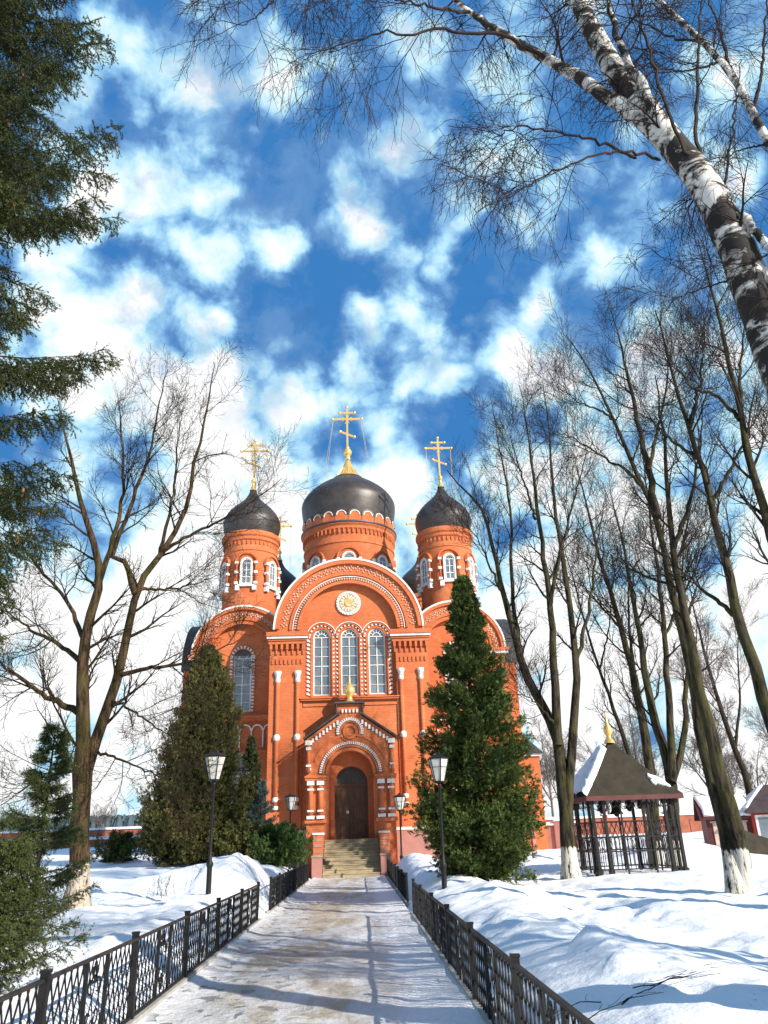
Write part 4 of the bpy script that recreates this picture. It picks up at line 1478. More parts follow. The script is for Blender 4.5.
def spruce(name, label, X, Y, h, zmin, length, nb, seed, mat_k='spruce', sec=26, ter=4, sec_l=.55, ter_l=.2, hang=.75, nn=9, nl=.024, nw=.0045, droop=.5, trunk_r=.2, group=None, cones=0, top_bias=1.0, tip_up=.45, azr=(0, 2 * PI), whorl=0.0):
    rng = np.random.default_rng(seed)
    g = gh(X, Y)
    root = thing(name, label, 'tree', (X, Y, g), 0, group)
    z = zmin + (h - zmin) * (1 - (1 - (np.arange(nb) + rng.random(nb)) / nb) ** top_bias)
    if whorl:
        z = np.round(z / whorl) * whorl + rng.normal(size=nb) * .035
    az = rng.uniform(azr[0], azr[1], nb)
    ln = np.array([length(q) for q in z]) * rng.uniform(.74, 1.10, nb)
    ns = 9
    P = np.empty((nb, ns, 3))
    P[:, 0] = np.stack([np.zeros(nb), np.zeros(nb), z], -1)
    rel = z / h
    for i in range(1, ns):
        t = i / (ns - 1)
        slope = (.25 - droop * 1.6 * t + (droop * 1.2 + tip_up) * t * t) * (1 - .3 * rel) + .55 * np.clip(rel - .75, 0, 1) * 2
        st = ln / (ns - 1) / np.sqrt(1 + slope ** 2)
        a2 = az + rng.normal(size=nb) * .05
        P[:, i] = P[:, i - 1] + np.stack([np.cos(a2) * st, np.sin(a2) * st, slope * st], -1)
    Rr = np.maximum(.022 * (ln / ln.max())[:, None] * (1 - np.linspace(0, 1, ns))[None] ** .8, .004)
    # side shoots: forward, sideways and hanging
    k = sec
    t = .18 + .82 * (np.arange(k)[None] + rng.random((nb, k))) / k
    f = t * (ns - 1) * .9999; i0 = f.astype(int); f = (f - i0)[..., None]
    r = np.arange(nb)[:, None]
    p = P[r, i0] * (1 - f) + P[r, i0 + 1] * f
    tan = nrm(P[r, i0 + 1] - P[r, i0])
    sd = nrm(np.cross(tan, np.array((0, 0, 1.0)))) * np.where(np.arange(k)[None] % 2 == 0, 1, -1)[..., None]
    d = nrm(tan * .75 + sd * rng.uniform(.35, 1.0, (nb, k, 1)) + np.array((0, 0, -1.0)) * hang * rng.uniform(.2, 1.1, (nb, k, 1)) + rng.normal(size=p.shape) * .12)
    sl = sec_l * np.minimum(1, .35 + ln / 2.2)[:, None] * (1.05 - .55 * t) * rng.uniform(.55, 1.2, (nb, k))
    q3 = np.empty((nb * k, 4, 3)); q3[:, 0] = p.reshape(-1, 3)
    dd = d.reshape(-1, 3); ll = sl.reshape(-1)
    for i in range(3):
        dd = nrm(dd + np.array((0, 0, -.16 * hang)) + rng.normal(size=dd.shape) * .08)
        q3[:, i + 1] = q3[:, i] + dd * (ll / 3)[:, None]
    SR = np.full((nb * k, 4), .003)
    tw, twr = spawn(rng, q3, SR, ter, ter_l, (35, 60), (0, 0, -.08 * hang), .08, 2, .15, .35, .9, .0022)
    segs0 = [q3[:, :-1].reshape(-1, 3), tw[:, :-1].reshape(-1, 3), P[:, 4:-1].reshape(-1, 3)]
    segs1 = [q3[:, 1:].reshape(-1, 3), tw[:, 1:].reshape(-1, 3), P[:, 5:].reshape(-1, 3)]
    V, F = needles(rng, np.concatenate(segs0), np.concatenate(segs1), nn, nl, nw)
    np_mesh('crown', V, F, M[mat_k], root)
    tr = resample([(0, 0, -.3), (0, 0, h * .5), (0, 0, h)], 14)[None]
    tubes_obj('trunk', [(tr, np.linspace(trunk_r, .01, 14)[None])], M['bark'], root, (0, 0, 0), 9)
    tubes_obj('branches', [(P, Rr), (q3, SR)], M['bark'], root, (0, 0, 0), 3)
    if cones:
        b = MB(); b.lathe([(.004, 0), (.016, -.012), (.021, -.045), (.018, -.085), (.004, -.115)], n=8)
        first = None
        cand = np.argwhere((np.abs(t - .75) < .25) & (ln[:, None] > 1.6) & (np.cos(az)[:, None] > -.2))
        for (i, j) in cand[rng.permutation(len(cand))[:cones]]:
            if first is None:
                c = first = b.build('cone', M['cone'], root)
            else:
                c = first.copy(); COL.objects.link(c); c.parent = root
            c.location = q3[i * k + j, 2]
            c.rotation_euler = (rng.normal() * .2, rng.normal() * .2, 0)
            c.scale = [rng.uniform(.9, 1.3)] * 3
    return root


# ------------------------------------------------------------------ right-hand bare trees
WASH = dict(bark_m='bark_washed')
bare_tree('bare_tree', 'grey bare tree with whitewashed foot forking low just left of the black pavilion', [
    ([(571, 877), (567, 830), (563, 780), (556, 735), (543, 705), (524, 667), (506, 604), (483, 513), (462, 490), (447, 470)], .25, .02, 1.0, 0),
    ([(558, 745), (551, 622), (540, 531), (529, 441), (519, 385)], .16, .012, -.8, .06),
    ([(570, 870), (568, 800), (572, 740), (576, 663), (565, 572), (554, 500), (549, 430), (543, 385)], .19, .012, .8, 0.02),
    ([(521, 660), (512, 590), (511, 520), (500, 450), (490, 395)], .09, .01, 1.2, .5),
    ([(549, 610), (558, 560), (574, 500), (588, 450)], .08, .01, -1.2, -.5),
    ([(575, 665), (588, 610), (598, 540), (606, 490)], .08, .01, 1.0, .4),
    ([(536, 520), (520, 470), (508, 430)], .05, .008, -1, -.3),
    ([(500, 590), (478, 540), (462, 520)], .05, .008, -1, .6),
    ([(558, 728), (536, 703), (516, 690)], .05, .008, -.6, 0.05)], 25.0, 11, twig_m='twig', k1=15, L1=2.3, k2=9, L2=1.05, k3=6, L3=.45, tmin=.35, rt=.0036, **WASH)
bare_tree('bare_tree', 'mossy double trunked bare tree with whitewashed foot leaning left in front of the red hut', [
    ([(736, 891), (729, 850), (722, 814), (711, 779), (703, 745), (690, 667), (667, 567), (655, 513), (637, 477), (622, 440), (609, 409), (590, 372), (566, 335)], .175, .015, 1.0, 0),
    ([(744, 889), (742, 858), (735, 823), (722, 779), (712, 735), (700, 690), (686, 622), (674, 560), (668, 500), (664, 440), (655, 375)], .19, .015, -.8, .08),
    ([(657, 517), (649, 475), (643, 445), (637, 418), (624, 359), (611, 305)], .11, .012, 1.4, .42),
    ([(640, 485), (625, 470), (600, 455), (575, 440), (556, 430)], .05, .008, -1, .5),
    ([(672, 555), (690, 500), (700, 450), (703, 400)], .07, .008, -1.4, -.5),
    ([(648, 470), (660, 420), (668, 370), (672, 330)], .06, .008, 1.4, .5),
    ([(615, 420), (600, 410), (575, 400), (558, 380)], .04, .008, -1, .8)], 18.4, 12, k1=14, L1=2.2, k2=9, L2=1.0, k3=6, L3=.42, tmin=.42, rt=.0030, **WASH)
bare_tree('bare_tree', 'tall slender bare tree leaning in from the right edge right of the leaning double trunk', [
    ([(835, 905), (800, 800), (768, 712), (750, 655), (737, 613), (722, 550), (710, 500), (695, 445), (678, 395), (667, 355), (655, 310)], .19, .015, 0, 0),
    ([(737, 617), (716, 600), (700, 588), (671, 560), (655, 548)], .06, .008, 1.2, 0),
    ([(712, 505), (735, 460), (750, 430), (768, 400)], .06, .008, -1.0, 0),
    ([(700, 460), (672, 440), (650, 420), (630, 410)], .05, .008, 1.4, 0),
    ([(690, 425), (700, 380), (705, 330)], .05, .008, -1.4, 0)], 16.2, 13, k1=14, L1=2.1, k2=9, L2=.95, k3=6, L3=.4, tmin=.4, rt=.0028, **WASH)
bare_tree('bare_tree', 'bare tree at the right edge whose upper stem rises just below the birch trunk', [
    ([(905, 925), (850, 770), (800, 620), (768, 522), (751, 468), (742, 425), (733, 382), (722, 330), (711, 285), (698, 240)], .18, .012, 0, 0),
    ([(752, 468), (740, 400), (742, 350), (748, 300)], .06, .008, 1.0, 0),
    ([(740, 420), (715, 395), (690, 385), (665, 350)], .05, .008, 1.3, 0),
    ([(770, 530), (790, 470), (800, 420)], .07, .008, -1, 0)], 14.0, 14, k1=14, L1=2.0, k2=9, L2=.9, k3=6, L3=.38, tmin=.4, rt=.0026, **WASH)
bare_tree('bare_tree', 'straight bare tree standing directly behind the middle of the black pavilion', [
    ([(657, 869), (653, 800), (646, 744), (632, 670), (615, 608), (597, 549), (585, 500), (574, 455)], .27, .015, 1.0, 0),
    ([(640, 705), (630, 640), (628, 590), (630, 540)], .10, .01, -1, .3),
    ([(622, 630), (596, 600), (580, 580), (570, 560)], .07, .01, 1, .5)], 33.0, 15, k1=17, L1=2.9, k2=10, L2=1.3, k3=6, L3=.5, rt=.0048, **WASH)
bare_tree('bare_tree', 'three stemmed bare tree with whitewashed foot behind the right corner of the black pavilion', [
    ([(675, 869), (673, 820), (671, 777), (660, 735), (650, 700), (640, 640), (633, 600), (622, 540), (610, 490)], .27, .015, 1.0, 0),
    ([(671, 780), (670, 740), (669, 700), (663, 620), (656, 560), (648, 500), (641, 440)], .17, .012, -1, .06),
    ([(672, 782), (680, 755), (685, 730), (685, 700), (690, 640), (682, 580), (688, 520)], .15, .012, 1, -.04),
    ([(664, 640), (680, 600), (700, 560), (712, 520)], .07, .01, -1, -.3)], 31.0, 16, k1=17, L1=2.8, k2=10, L2=1.2, k3=6, L3=.5, rt=.0045, **WASH)
bare_tree('bare_tree', 'thin dark bare tree slanting up to the left behind the pavilion roof', [
    ([(662, 850), (646, 800), (630, 756), (610, 700), (590, 640), (576, 590), (562, 540)], .15, .01, 0, 0),
    ([(600, 668), (610, 620), (612, 570)], .05, .008, -1, 0)], 35.0, 17, k1=12, L1=2.0, k2=8, L2=.9, k3=5, L3=.4, rt=.006)
bare_tree('bare_tree', 'grey bare tree behind the red hut rising above its roof and leaning left', [
    ([(757, 830), (748, 786), (733, 744), (718, 700), (704, 650), (694, 610), (686, 570)], .30, .02, 0, 0),
    ([(735, 748), (740, 700), (738, 650), (742, 600)], .12, .012, 1, 0),
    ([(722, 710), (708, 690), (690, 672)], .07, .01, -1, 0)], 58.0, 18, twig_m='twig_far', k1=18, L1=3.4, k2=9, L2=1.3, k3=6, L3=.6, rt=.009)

# bare trees just beyond the right edge: their crowns shade the foreground
def edge_tree(label, X, Y, h, seed):
    r_ = np.random.default_rng(seed)
    g = gh(X, Y)
    LP = [resample([(0, 0, -.4), (.1, 0, h * .2), (r_.normal() * .3, r_.normal() * .3, h * .55), (r_.normal() * .6, r_.normal() * .6, h)], 22)]
    LR = [np.linspace(.22, .02, 22)]
    for i in range(7):
        a = r_.uniform(0, 2 * PI); z0 = h * r_.uniform(.2, .55); l = h * r_.uniform(.3, .45)
        LP.append(resample([(0, 0, z0), (math.cos(a) * l * .3, math.sin(a) * l * .3, z0 + l * .45), (math.cos(a) * l * .5, math.sin(a) * l * .5, z0 + l)], 22))
        LR.append(np.linspace(.11, .012, 22))
    LP, LR = np.array(LP), np.array(LR)
    root = thing('bare_tree', label, 'tree', (X, Y, g))
    A, AR = spawn(r_, LP, LR, 14, 2.4, (30, 62), (0, 0, .08), .13, 6, .25, .4, .5, .006, rmax=.05)
    B, B2 = spawn(r_, A, AR, 9, 1.1, (25, 60), (0, 0, .06), .15, 4, .2, .4, .7, .004)
    C, C2 = spawn(r_, B, B2, 5, .45, (25, 60), (0, 0, .05), .15, 2, .2, .4, .8, .003)
    tubes_obj('trunk', [(LP, LR)], M['bark_washed'], root, (0, 0, 0), 10)
    tubes_obj('crown', [(A, AR), (B, B2), (C, C2)], M['twig'], root, (0, 0, 0), 3)


edge_tree('bare tree to the right of the large birch trunk whose branches shade the snow bank', 9.6, 5.2, 11.5, 62)

# ------------------------------------------------------------------ left bare tree
bare_tree('bare_tree', 'wide spreading brown bare tree with whitewashed foot behind the left path fence', [
    ([(76, 912), (78, 870), (81, 800), (82, 753), (83, 714), (84, 642), (99, 580), (93, 540), (82, 505), (66, 440), (58, 400)], .27, .012, -1.0, 0),
    ([(78, 905), (82, 830), (88, 765), (103, 720), (120, 670), (136, 592), (159, 558), (184, 514), (200, 441), (209, 400), (215, 362)], .20, .010, .9, .05),
    ([(135, 594), (124, 560), (114, 553), (134, 497), (150, 450), (160, 400), (168, 370)], .09, .01, -1.0, .4),
    ([(100, 580), (120, 514), (124, 470), (122, 430), (118, 400)], .08, .01, 1.2, -.4),
    ([(160, 556), (172, 500), (178, 450), (182, 410)], .06, .008, -1.2, .6),
    ([(116, 676), (150, 668), (184, 664), (214, 652), (238, 640)], .07, .01, -1.2, .4),
    ([(161, 553), (190, 535), (223, 519), (255, 500), (282, 478)], .06, .008, -1.0, .6),
    ([(82, 714), (60, 702), (39, 692), (20, 678), (0, 664), (-22, 655)], .10, .012, -1.4, 0),
    ([(83, 664), (60, 645), (33, 631), (15, 618), (-5, 606)], .08, .01, 1.2, -.1),
    ([(84, 640), (66, 600), (45, 575), (20, 545), (-6, 520)], .07, .01, -1.3, -.1),
    ([(98, 752), (120, 760), (150, 772), (184, 790)], .04, .007, -1.0, .1),
    ([(112, 700), (134, 712), (160, 730), (190, 742)], .04, .007, -1.2, .3),
    ([(82, 770), (50, 775), (20, 790), (0, 800)], .04, .007, -1.2, 0),
    ([(140, 588), (160, 590), (190, 585), (220, 575)], .05, .007, 1.2, .5)], 20.2, 21, bark_m='bark_left', twig_m='twig_left',
    k1=15, L1=2.2, k2=9, L2=.9, k3=6, L3=.32, trop=.06, tmin=.22, rt=.0036)

# ------------------------------------------------------------------ birches
def birch(label, limbs_px, Y, seed, k1, L1, k2, k3, L3):
    rng = np.random.default_rng(seed)
    LP, LR = [], []
    for (px, r0, r1, dY, y0) in limbs_px:
        P, Rr = limb(rng, px, Y + y0, r0, r1, dY, n=30, jitter=.012); LP.append(P); LR.append(Rr)
    base = LP[0][0].copy(); g = gh(base[0], base[1]); base[2] = g
    LP[0][0, 2] = g - .3
    root = thing('birch_tree', label, 'tree', base)
    LP, LR = np.array(LP), np.array(LR)
    thin = np.array([q_[1] < .045 for q_ in limbs_px])
    A, AR = spawn(rng, LP, LR, k1, L1, (40, 75), (0, 0, .02), .10, 8, .38, .4, .4, .004, rmax=.022)
    B, B2 = spawn(rng, A, AR, k2, .75, (30, 65), (0, 0, -.10), .12, 6, .2, .35, .6, .0026)
    C, C2 = spawn(rng, B, B2, k3, L3, (20, 60), (0, 0, -.22), .10, 5, .1, .25, .8, .0019)
    D, D2 = spawn(rng, C, C2, 2, .16, (25, 60), (0, 0, -.18), .10, 2, .2, .2, .9, .0017)
    tubes_obj('trunk', [(LP[~thin], LR[~thin])], M['birch'], root, base, 16)
    tubes_obj('crown', [(LP[thin], LR[thin]), (A, AR), (B, B2), (C, C2), (D, D2)], M['birch_twig'], root, base, 3)


birch('large white and black birch trunk curving in from the right edge with hanging twigs', [
    ([(915, 900), (860, 640), (802, 420), (769, 332), (748, 277), (724, 222), (706, 188), (690, 164), (674, 146), (656, 124), (636, 98), (616, 72), (601, 47), (590, 26), (574, -2), (554, -45)], .30, .085, .4, 0),
    ([(676, 152), (648, 126), (622, 104), (601, 93), (572, 72), (544, 57), (515, 42), (496, 29), (462, 5), (430, -22)], .105, .024, .2, .22),
    ([(700, 182), (664, 128), (642, 84), (622, 50), (612, 15), (604, -30)], .075, .02, -.3, .2),
    ([(694, 168), (672, 125), (660, 90), (649, 48), (636, 15), (620, -20)], .03, .008, -.7, .1),
    ([(704, 188), (696, 129), (697, 90), (697, 48), (702, 0), (706, -30)], .03, .01, .7, .1),
    ([(716, 206), (736, 214), (756, 232), (778, 262), (800, 300)], .055, .02, -.3, .05),
    ([(636, 158), (610, 147), (582, 137), (550, 131), (520, 127), (492, 140)], .022, .006, -.8, .2),
    ([(660, 160), (630, 152), (601, 155), (570, 165), (544, 177), (510, 196), (478, 212)], .02, .005, -1.2, .2),
    ([(545, 58), (518, 43), (498, 34), (470, 33), (436, 29), (405, 36), (383, 33), (345, 44), (304, 54)], .03, .005, -.8, .25),
    ([(470, 12), (440, 8), (400, 0), (340, -14)], .025, .006, -.9, .3),
    ([(300, -22), (267, 5), (255, 18), (243, 24), (228, 22), (214, 20)], .014, .004, -.4, -.4),
    ([(420, -26), (360, -40), (310, -25), (296, -20)], .03, .014, -.5, .1),
    ([(730, 236), (722, 205), (728, 160), (735, 110), (742, 60)], .025, .007, .9, .2),
    ([(746, 285), (725, 282), (700, 290), (670, 300)], .018, .005, .8, .2)], 6.0, 31, 8, .82, 6, 5, .38)
birch('slimmer birch behind the large one, stem leaning left across the top right corner', [
    ([(960, 800), (860, 400), (800, 220), (768, 142), (746, 98), (726, 67), (696, 36), (668, 10), (640, -20), (610, -60)], .15, .03, 0, 0),
    ([(730, 72), (722, 40), (712, 10), (700, -20)], .04, .012, .6, 0),
    ([(700, 40), (672, 38), (640, 22), (600, 12)], .03, .008, .8, 0),
    ([(752, 110), (762, 70), (764, 30), (770, -10)], .04, .012, -.6, 0),
    ([(720, 62), (690, 70), (655, 68), (620, 60)], .024, .006, -.8, 0),
    ([(770, 145), (740, 150), (715, 165), (700, 180)], .022, .006, .6, 0)], 9.0, 32, 7, 1.1, 6, 5, .45)

# ------------------------------------------------------------------ evergreens
def prof_right(s):
    return 1.85 * (1 - s) ** .85 * (.62 + .38 * min(1, s / .16)) * (1.0 if s < .93 else .9) + .05


leafy('thuja_tree', 'tall ragged dark green thuja cone right of the church door behind the right lamp', 'tree', 2.42, 23.6, 8.75, prof_right, 'thuja_right', 41, nb=300, per=115, size=(.11, .24), rise=(-.12, .28), trunk_r=.16, rag=.38, start=.2, spread=.07)


def prof_left(s):
    return 2.40 * (1 - s) ** .72 * (.80 + .20 * min(1, s / .2)) + .05


leafy('thuja_tree', 'broad olive brown thuja hiding the left corner of the church behind the left lamp', 'tree', -8.7, 36.0, 9.2, prof_left, 'thuja_left', 42, nb=420, per=105, size=(.14, .30), rise=(.3, 1.1), trunk_r=.18, rag=.26, start=.25, lean=(.02, 0), spread=.08)
leafy('thuja_tree', 'thin dark columnar thuja against the left wing wall under the white arcade', 'tree', -7.15, 40.5, 5.6, lambda s: .52 * (1 - s ** 3) ** .8 * (.8 + .2 * min(1, s / .1)) + .03, 'thuja_dark', 43, nb=150, per=40, size=(.12, .22), rise=(.8, 1.6), trunk_r=.07, rag=.12, spread=.05)
leafy('juniper_shrub', 'low bright green juniper spilling over the far left fence near the steps', 'shrub', -4.95, 34.4, 1.2, lambda s: 1.05 * math.sqrt(max(0, 1 - s ** 2)) + .1, 'juniper', 44, nb=120, per=80, size=(.12, .24), rise=(.1, .8), trunk_r=.05, rag=.45, spread=.06)
leafy('juniper_shrub', 'small rounded dark shrub on the snow just right of the left bare tree trunk', 'shrub', -13.2, 40.0, .95, lambda s: .80 * math.sqrt(max(0, 1 - s ** 2)) + .1, 'thuja_right', 45, nb=60, per=45, size=(.14, .26), rise=(.2, 1.0), trunk_r=.05, rag=.5, spread=.06)
leafy('juniper_shrub', 'dark low shrub between the broad olive thuja and the blue spruce', 'shrub', -6.4, 34.6, 1.3, lambda s: 1.1 * math.sqrt(max(0, 1 - s ** 2)) + .1, 'thuja_left', 46, nb=90, per=60, size=(.13, .24), rise=(.1, .7), trunk_r=.05, rag=.4, spread=.06)
spruce('blue_spruce', 'small blue grey spruce beside the columnar thuja left of the church door', -5.95, 36.6, 3.35, .15, lambda z: 1.25 * (1 - z / 3.4) + .08, 90, 47, 'spruce_blue', sec=12, ter=4, sec_l=.34, ter_l=.16, hang=.1, nn=9, nl=.045, nw=.013, droop=.15, trunk_r=.06)
spruce('spruce_tree', 'huge old spruce with cones whose drooping branches fill the upper left edge', -7.3, 9.0, 19.5, 2.9, lambda z: float(np.interp(z, [3, 4, 5, 6, 7.5, 9, 12, 16, 19.5], [2.5, 2.75, 2.85, 3.05, 3.2, 3.25, 3.0, 2.2, .3])), 205, 48, 'spruce_old', sec=52, ter=6, sec_l=.62, ter_l=.20, hang=1.1, nn=17, nl=.032, nw=.011, droop=.42, trunk_r=.30, cones=95, azr=(-PI * .6, PI * .6), whorl=.58)
spruce('spruce_tree', 'slim young spruce with a thin pointed top left of the spreading bare tree', -6.05, 14.2, 3.35, .1, lambda z: 1.05 * (1 - z / 3.4) ** .85 + .03, 80, 49, 'spruce_young', sec=18, ter=5, sec_l=.38, ter_l=.16, hang=.3, nn=9, nl=.03, nw=.009, droop=.25, trunk_r=.06)
spruce('spruce_tree', 'bushy young spruce at the lower left corner reaching over the near fence', -4.75, 8.9, 1.85, .05, lambda z: 1.42 * (1 - z / 1.9) ** .65 + .08, 85, 50, 'spruce_young', sec=24, ter=5, sec_l=.36, ter_l=.15, hang=.6, nn=13, nl=.026, nw=.008, droop=.25, trunk_r=.06)

# ------------------------------------------------------------------ far background
rng = np.random.default_rng(77)


def far_tree(X, Y, h, seed, group, label):
    r_ = np.random.default_rng(seed)
    g = gh(X, Y)
    LP, LR = [], []
    P = resample([(0, 0, -.4), (r_.normal() * .15, 0, h * .35), (r_.normal() * .5, 0, h * .7), (r_.normal() * .8, 0, h)], 16)
    LP.append(P); LR.append(np.linspace(.17, .02, 16))
    for i in range(4):
        a = r_.uniform(0, 2 * PI); z0 = h * r_.uniform(.22, .45); l = h * r_.uniform(.3, .5)
        LP.append(resample([(0, 0, z0), (math.cos(a) * l * .3, math.sin(a) * l * .3, z0 + l * .5), (math.cos(a) * l * .5, math.sin(a) * l * .5, z0 + l)], 16))
        LR.append(np.linspace(.09, .015, 16))
    LP, LR = np.array(LP), np.array(LR)
    root = thing('bare_tree', label, 'tree', (X, Y, g), 0, group)
    A, AR = spawn(r_, LP, LR, 14, h * .22, (30, 60), (0, 0, .1), .13, 5, .25, .4, .5, .014)
    B, B2 = spawn(r_, A, AR, 9, h * .09, (25, 60), (0, 0, .08), .15, 3, .2, .4, .7, .011)
    C, C2 = spawn(r_, B, B2, 4, h * .045, (25, 60), (0, 0, .06), .15, 2, .2, .4, .8, .009)
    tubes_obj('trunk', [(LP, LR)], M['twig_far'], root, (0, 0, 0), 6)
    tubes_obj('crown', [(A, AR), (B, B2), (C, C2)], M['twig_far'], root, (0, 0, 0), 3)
    return root


FT = [far_tree(16.0, 84, 11.5, 200, 'far bare trees beyond the right wall', 'pale bare tree in the distant row beyond the brick wall on the right'),
      far_tree(22.5, 88, 10.0, 201, 'far bare trees beyond the right wall', 'pale bare tree in the distant row beyond the brick wall on the right')]
for i, (X, Y, sc, rz) in enumerate([(13.3, 90, .85, 2.0), (18.6, 92, 1.0, 4.1), (26.0, 86, 1.15, 1.1), (29.5, 94, .95, 3.0), (34.5, 90, 1.25, 5.2), (39.0, 95, 1.1, .4), (43.5, 88, 1.2, 2.6), (36.5, 82, .8, 1.9)]):
    c = copy_tree(FT[i % 2]); c.location = (X, Y, gh(X, Y)); c.scale = (sc, sc, sc); c.rotation_euler = (0, 0, rz)
for i, (X, Y, sc, rz, lab) in enumerate([(-52, 92, .75, 1.0, 'pale bare tree beyond the left wall, half hidden behind the slim young spruce'), (-34.5, 98, .5, 2.4, 'small pale bare tree beyond the left wall beside the spreading tree trunk')]):
    c = copy_tree(FT[i]); c.location = (X, Y, gh(X, Y)); c.scale = (sc, sc, sc); c.rotation_euler = (0, 0, rz)
    c['label'] = lab; c['group'] = 'far bare trees beyond the left wall'
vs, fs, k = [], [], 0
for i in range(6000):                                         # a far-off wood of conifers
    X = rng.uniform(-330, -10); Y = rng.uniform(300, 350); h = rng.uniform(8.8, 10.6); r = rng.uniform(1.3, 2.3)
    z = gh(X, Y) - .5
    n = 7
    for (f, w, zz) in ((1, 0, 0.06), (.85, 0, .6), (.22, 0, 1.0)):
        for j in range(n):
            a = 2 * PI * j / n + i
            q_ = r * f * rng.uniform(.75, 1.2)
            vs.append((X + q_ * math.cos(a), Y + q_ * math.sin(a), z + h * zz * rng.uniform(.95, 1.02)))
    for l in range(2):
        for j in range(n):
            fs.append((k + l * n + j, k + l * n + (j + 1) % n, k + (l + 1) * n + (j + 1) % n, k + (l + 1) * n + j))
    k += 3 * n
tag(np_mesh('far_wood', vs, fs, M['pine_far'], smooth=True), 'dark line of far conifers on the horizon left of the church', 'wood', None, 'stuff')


# ------------------------------------------------------------------ walls round the grounds
def brick_wall(label, X0, Y0, X1, Y1, z0, z1, th=.35, wall_m='brick_far', pier=0):
    L_ = math.hypot(X1 - X0, Y1 - Y0)
    root = thing('boundary_wall', label, 'wall', (X0, Y0, z0), math.atan2(Y1 - Y0, X1 - X0))
    b = MB(); b.box(0, L_, 0, th, -.6, z1 - z0, 0)
    n = int(L_ / 3.2)
    for i in range(n):
        b.box(i * 3.2 + .4, i * 3.2 + 2.7, -.05, -.002, .25, (z1 - z0) * .82, 0)
    b.build('wall', M[wall_m], root)
    b = MB()
    r_ = np.random.default_rng(int(L_ * 7))
    n = max(6, int(L_ / .5))
    hs = .16 + .07 * np.convolve(r_.random(n + 5), np.ones(5) / 5, 'valid')[:n + 1] * 2
    prof = [(-.10, 0), (-.12, .4), (th * .3, 1.0), (th * .75, .95), (th + .12, .4), (th + .10, 0)]
    vs, fs = [], []
    for i in range(n + 1):
        for (y, q_) in prof:
            vs.append((L_ * i / n, y, z1 - z0 + .003 + hs[i] * q_))
    m_ = len(prof)
    for i in range(n):
        for j in range(m_ - 1):
            fs.append((i * m_ + j, (i + 1) * m_ + j, (i + 1) * m_ + j + 1, i * m_ + j + 1))
    b.add(vs, fs, 0, True); b.build('snow_cap', M['snow_cap'], root)
    for i in range(pier):
        b = MB(); x = L_ * (i + .5) / pier
        b.box(x - .25, x + .25, -.14, th + .14, -.6, z1 - z0 + .25, 0)
        b.add([(x - .3, -.2, z1 - z0 + .251), (x + .3, -.2, z1 - z0 + .251), (x + .3, th + .2, z1 - z0 + .251), (x - .3, th + .2, z1 - z0 + .251), (x, th / 2, z1 - z0 + .55)], [(0, 1, 4), (1, 2, 4), (2, 3, 4), (3, 0, 4), (3, 2, 1, 0)], 1)
        b.build('pier', [M[wall_m], M['snow_cap']], root)
    return root


brick_wall('long red brick wall with snow cap below the far wood on the left', -80, 84, -14.5, 82, 2.4, 3.35)
brick_wall('lower brick wall with snow cap in front of the long left wall', -70, 71, -14, 70, 1.9, 2.35)
brick_wall('orange brick wall with white snow cap seen through and beside the black pavilion', 10.5, 75, 62, 78, .6, 2.75, pier=9)
brick_wall('short pink plastered wall with snow cap between the right thuja and the forked tree', 9.4, 55.5, 12.2, 54.8, .3, 2.1, wall_m='pink', pier=1)

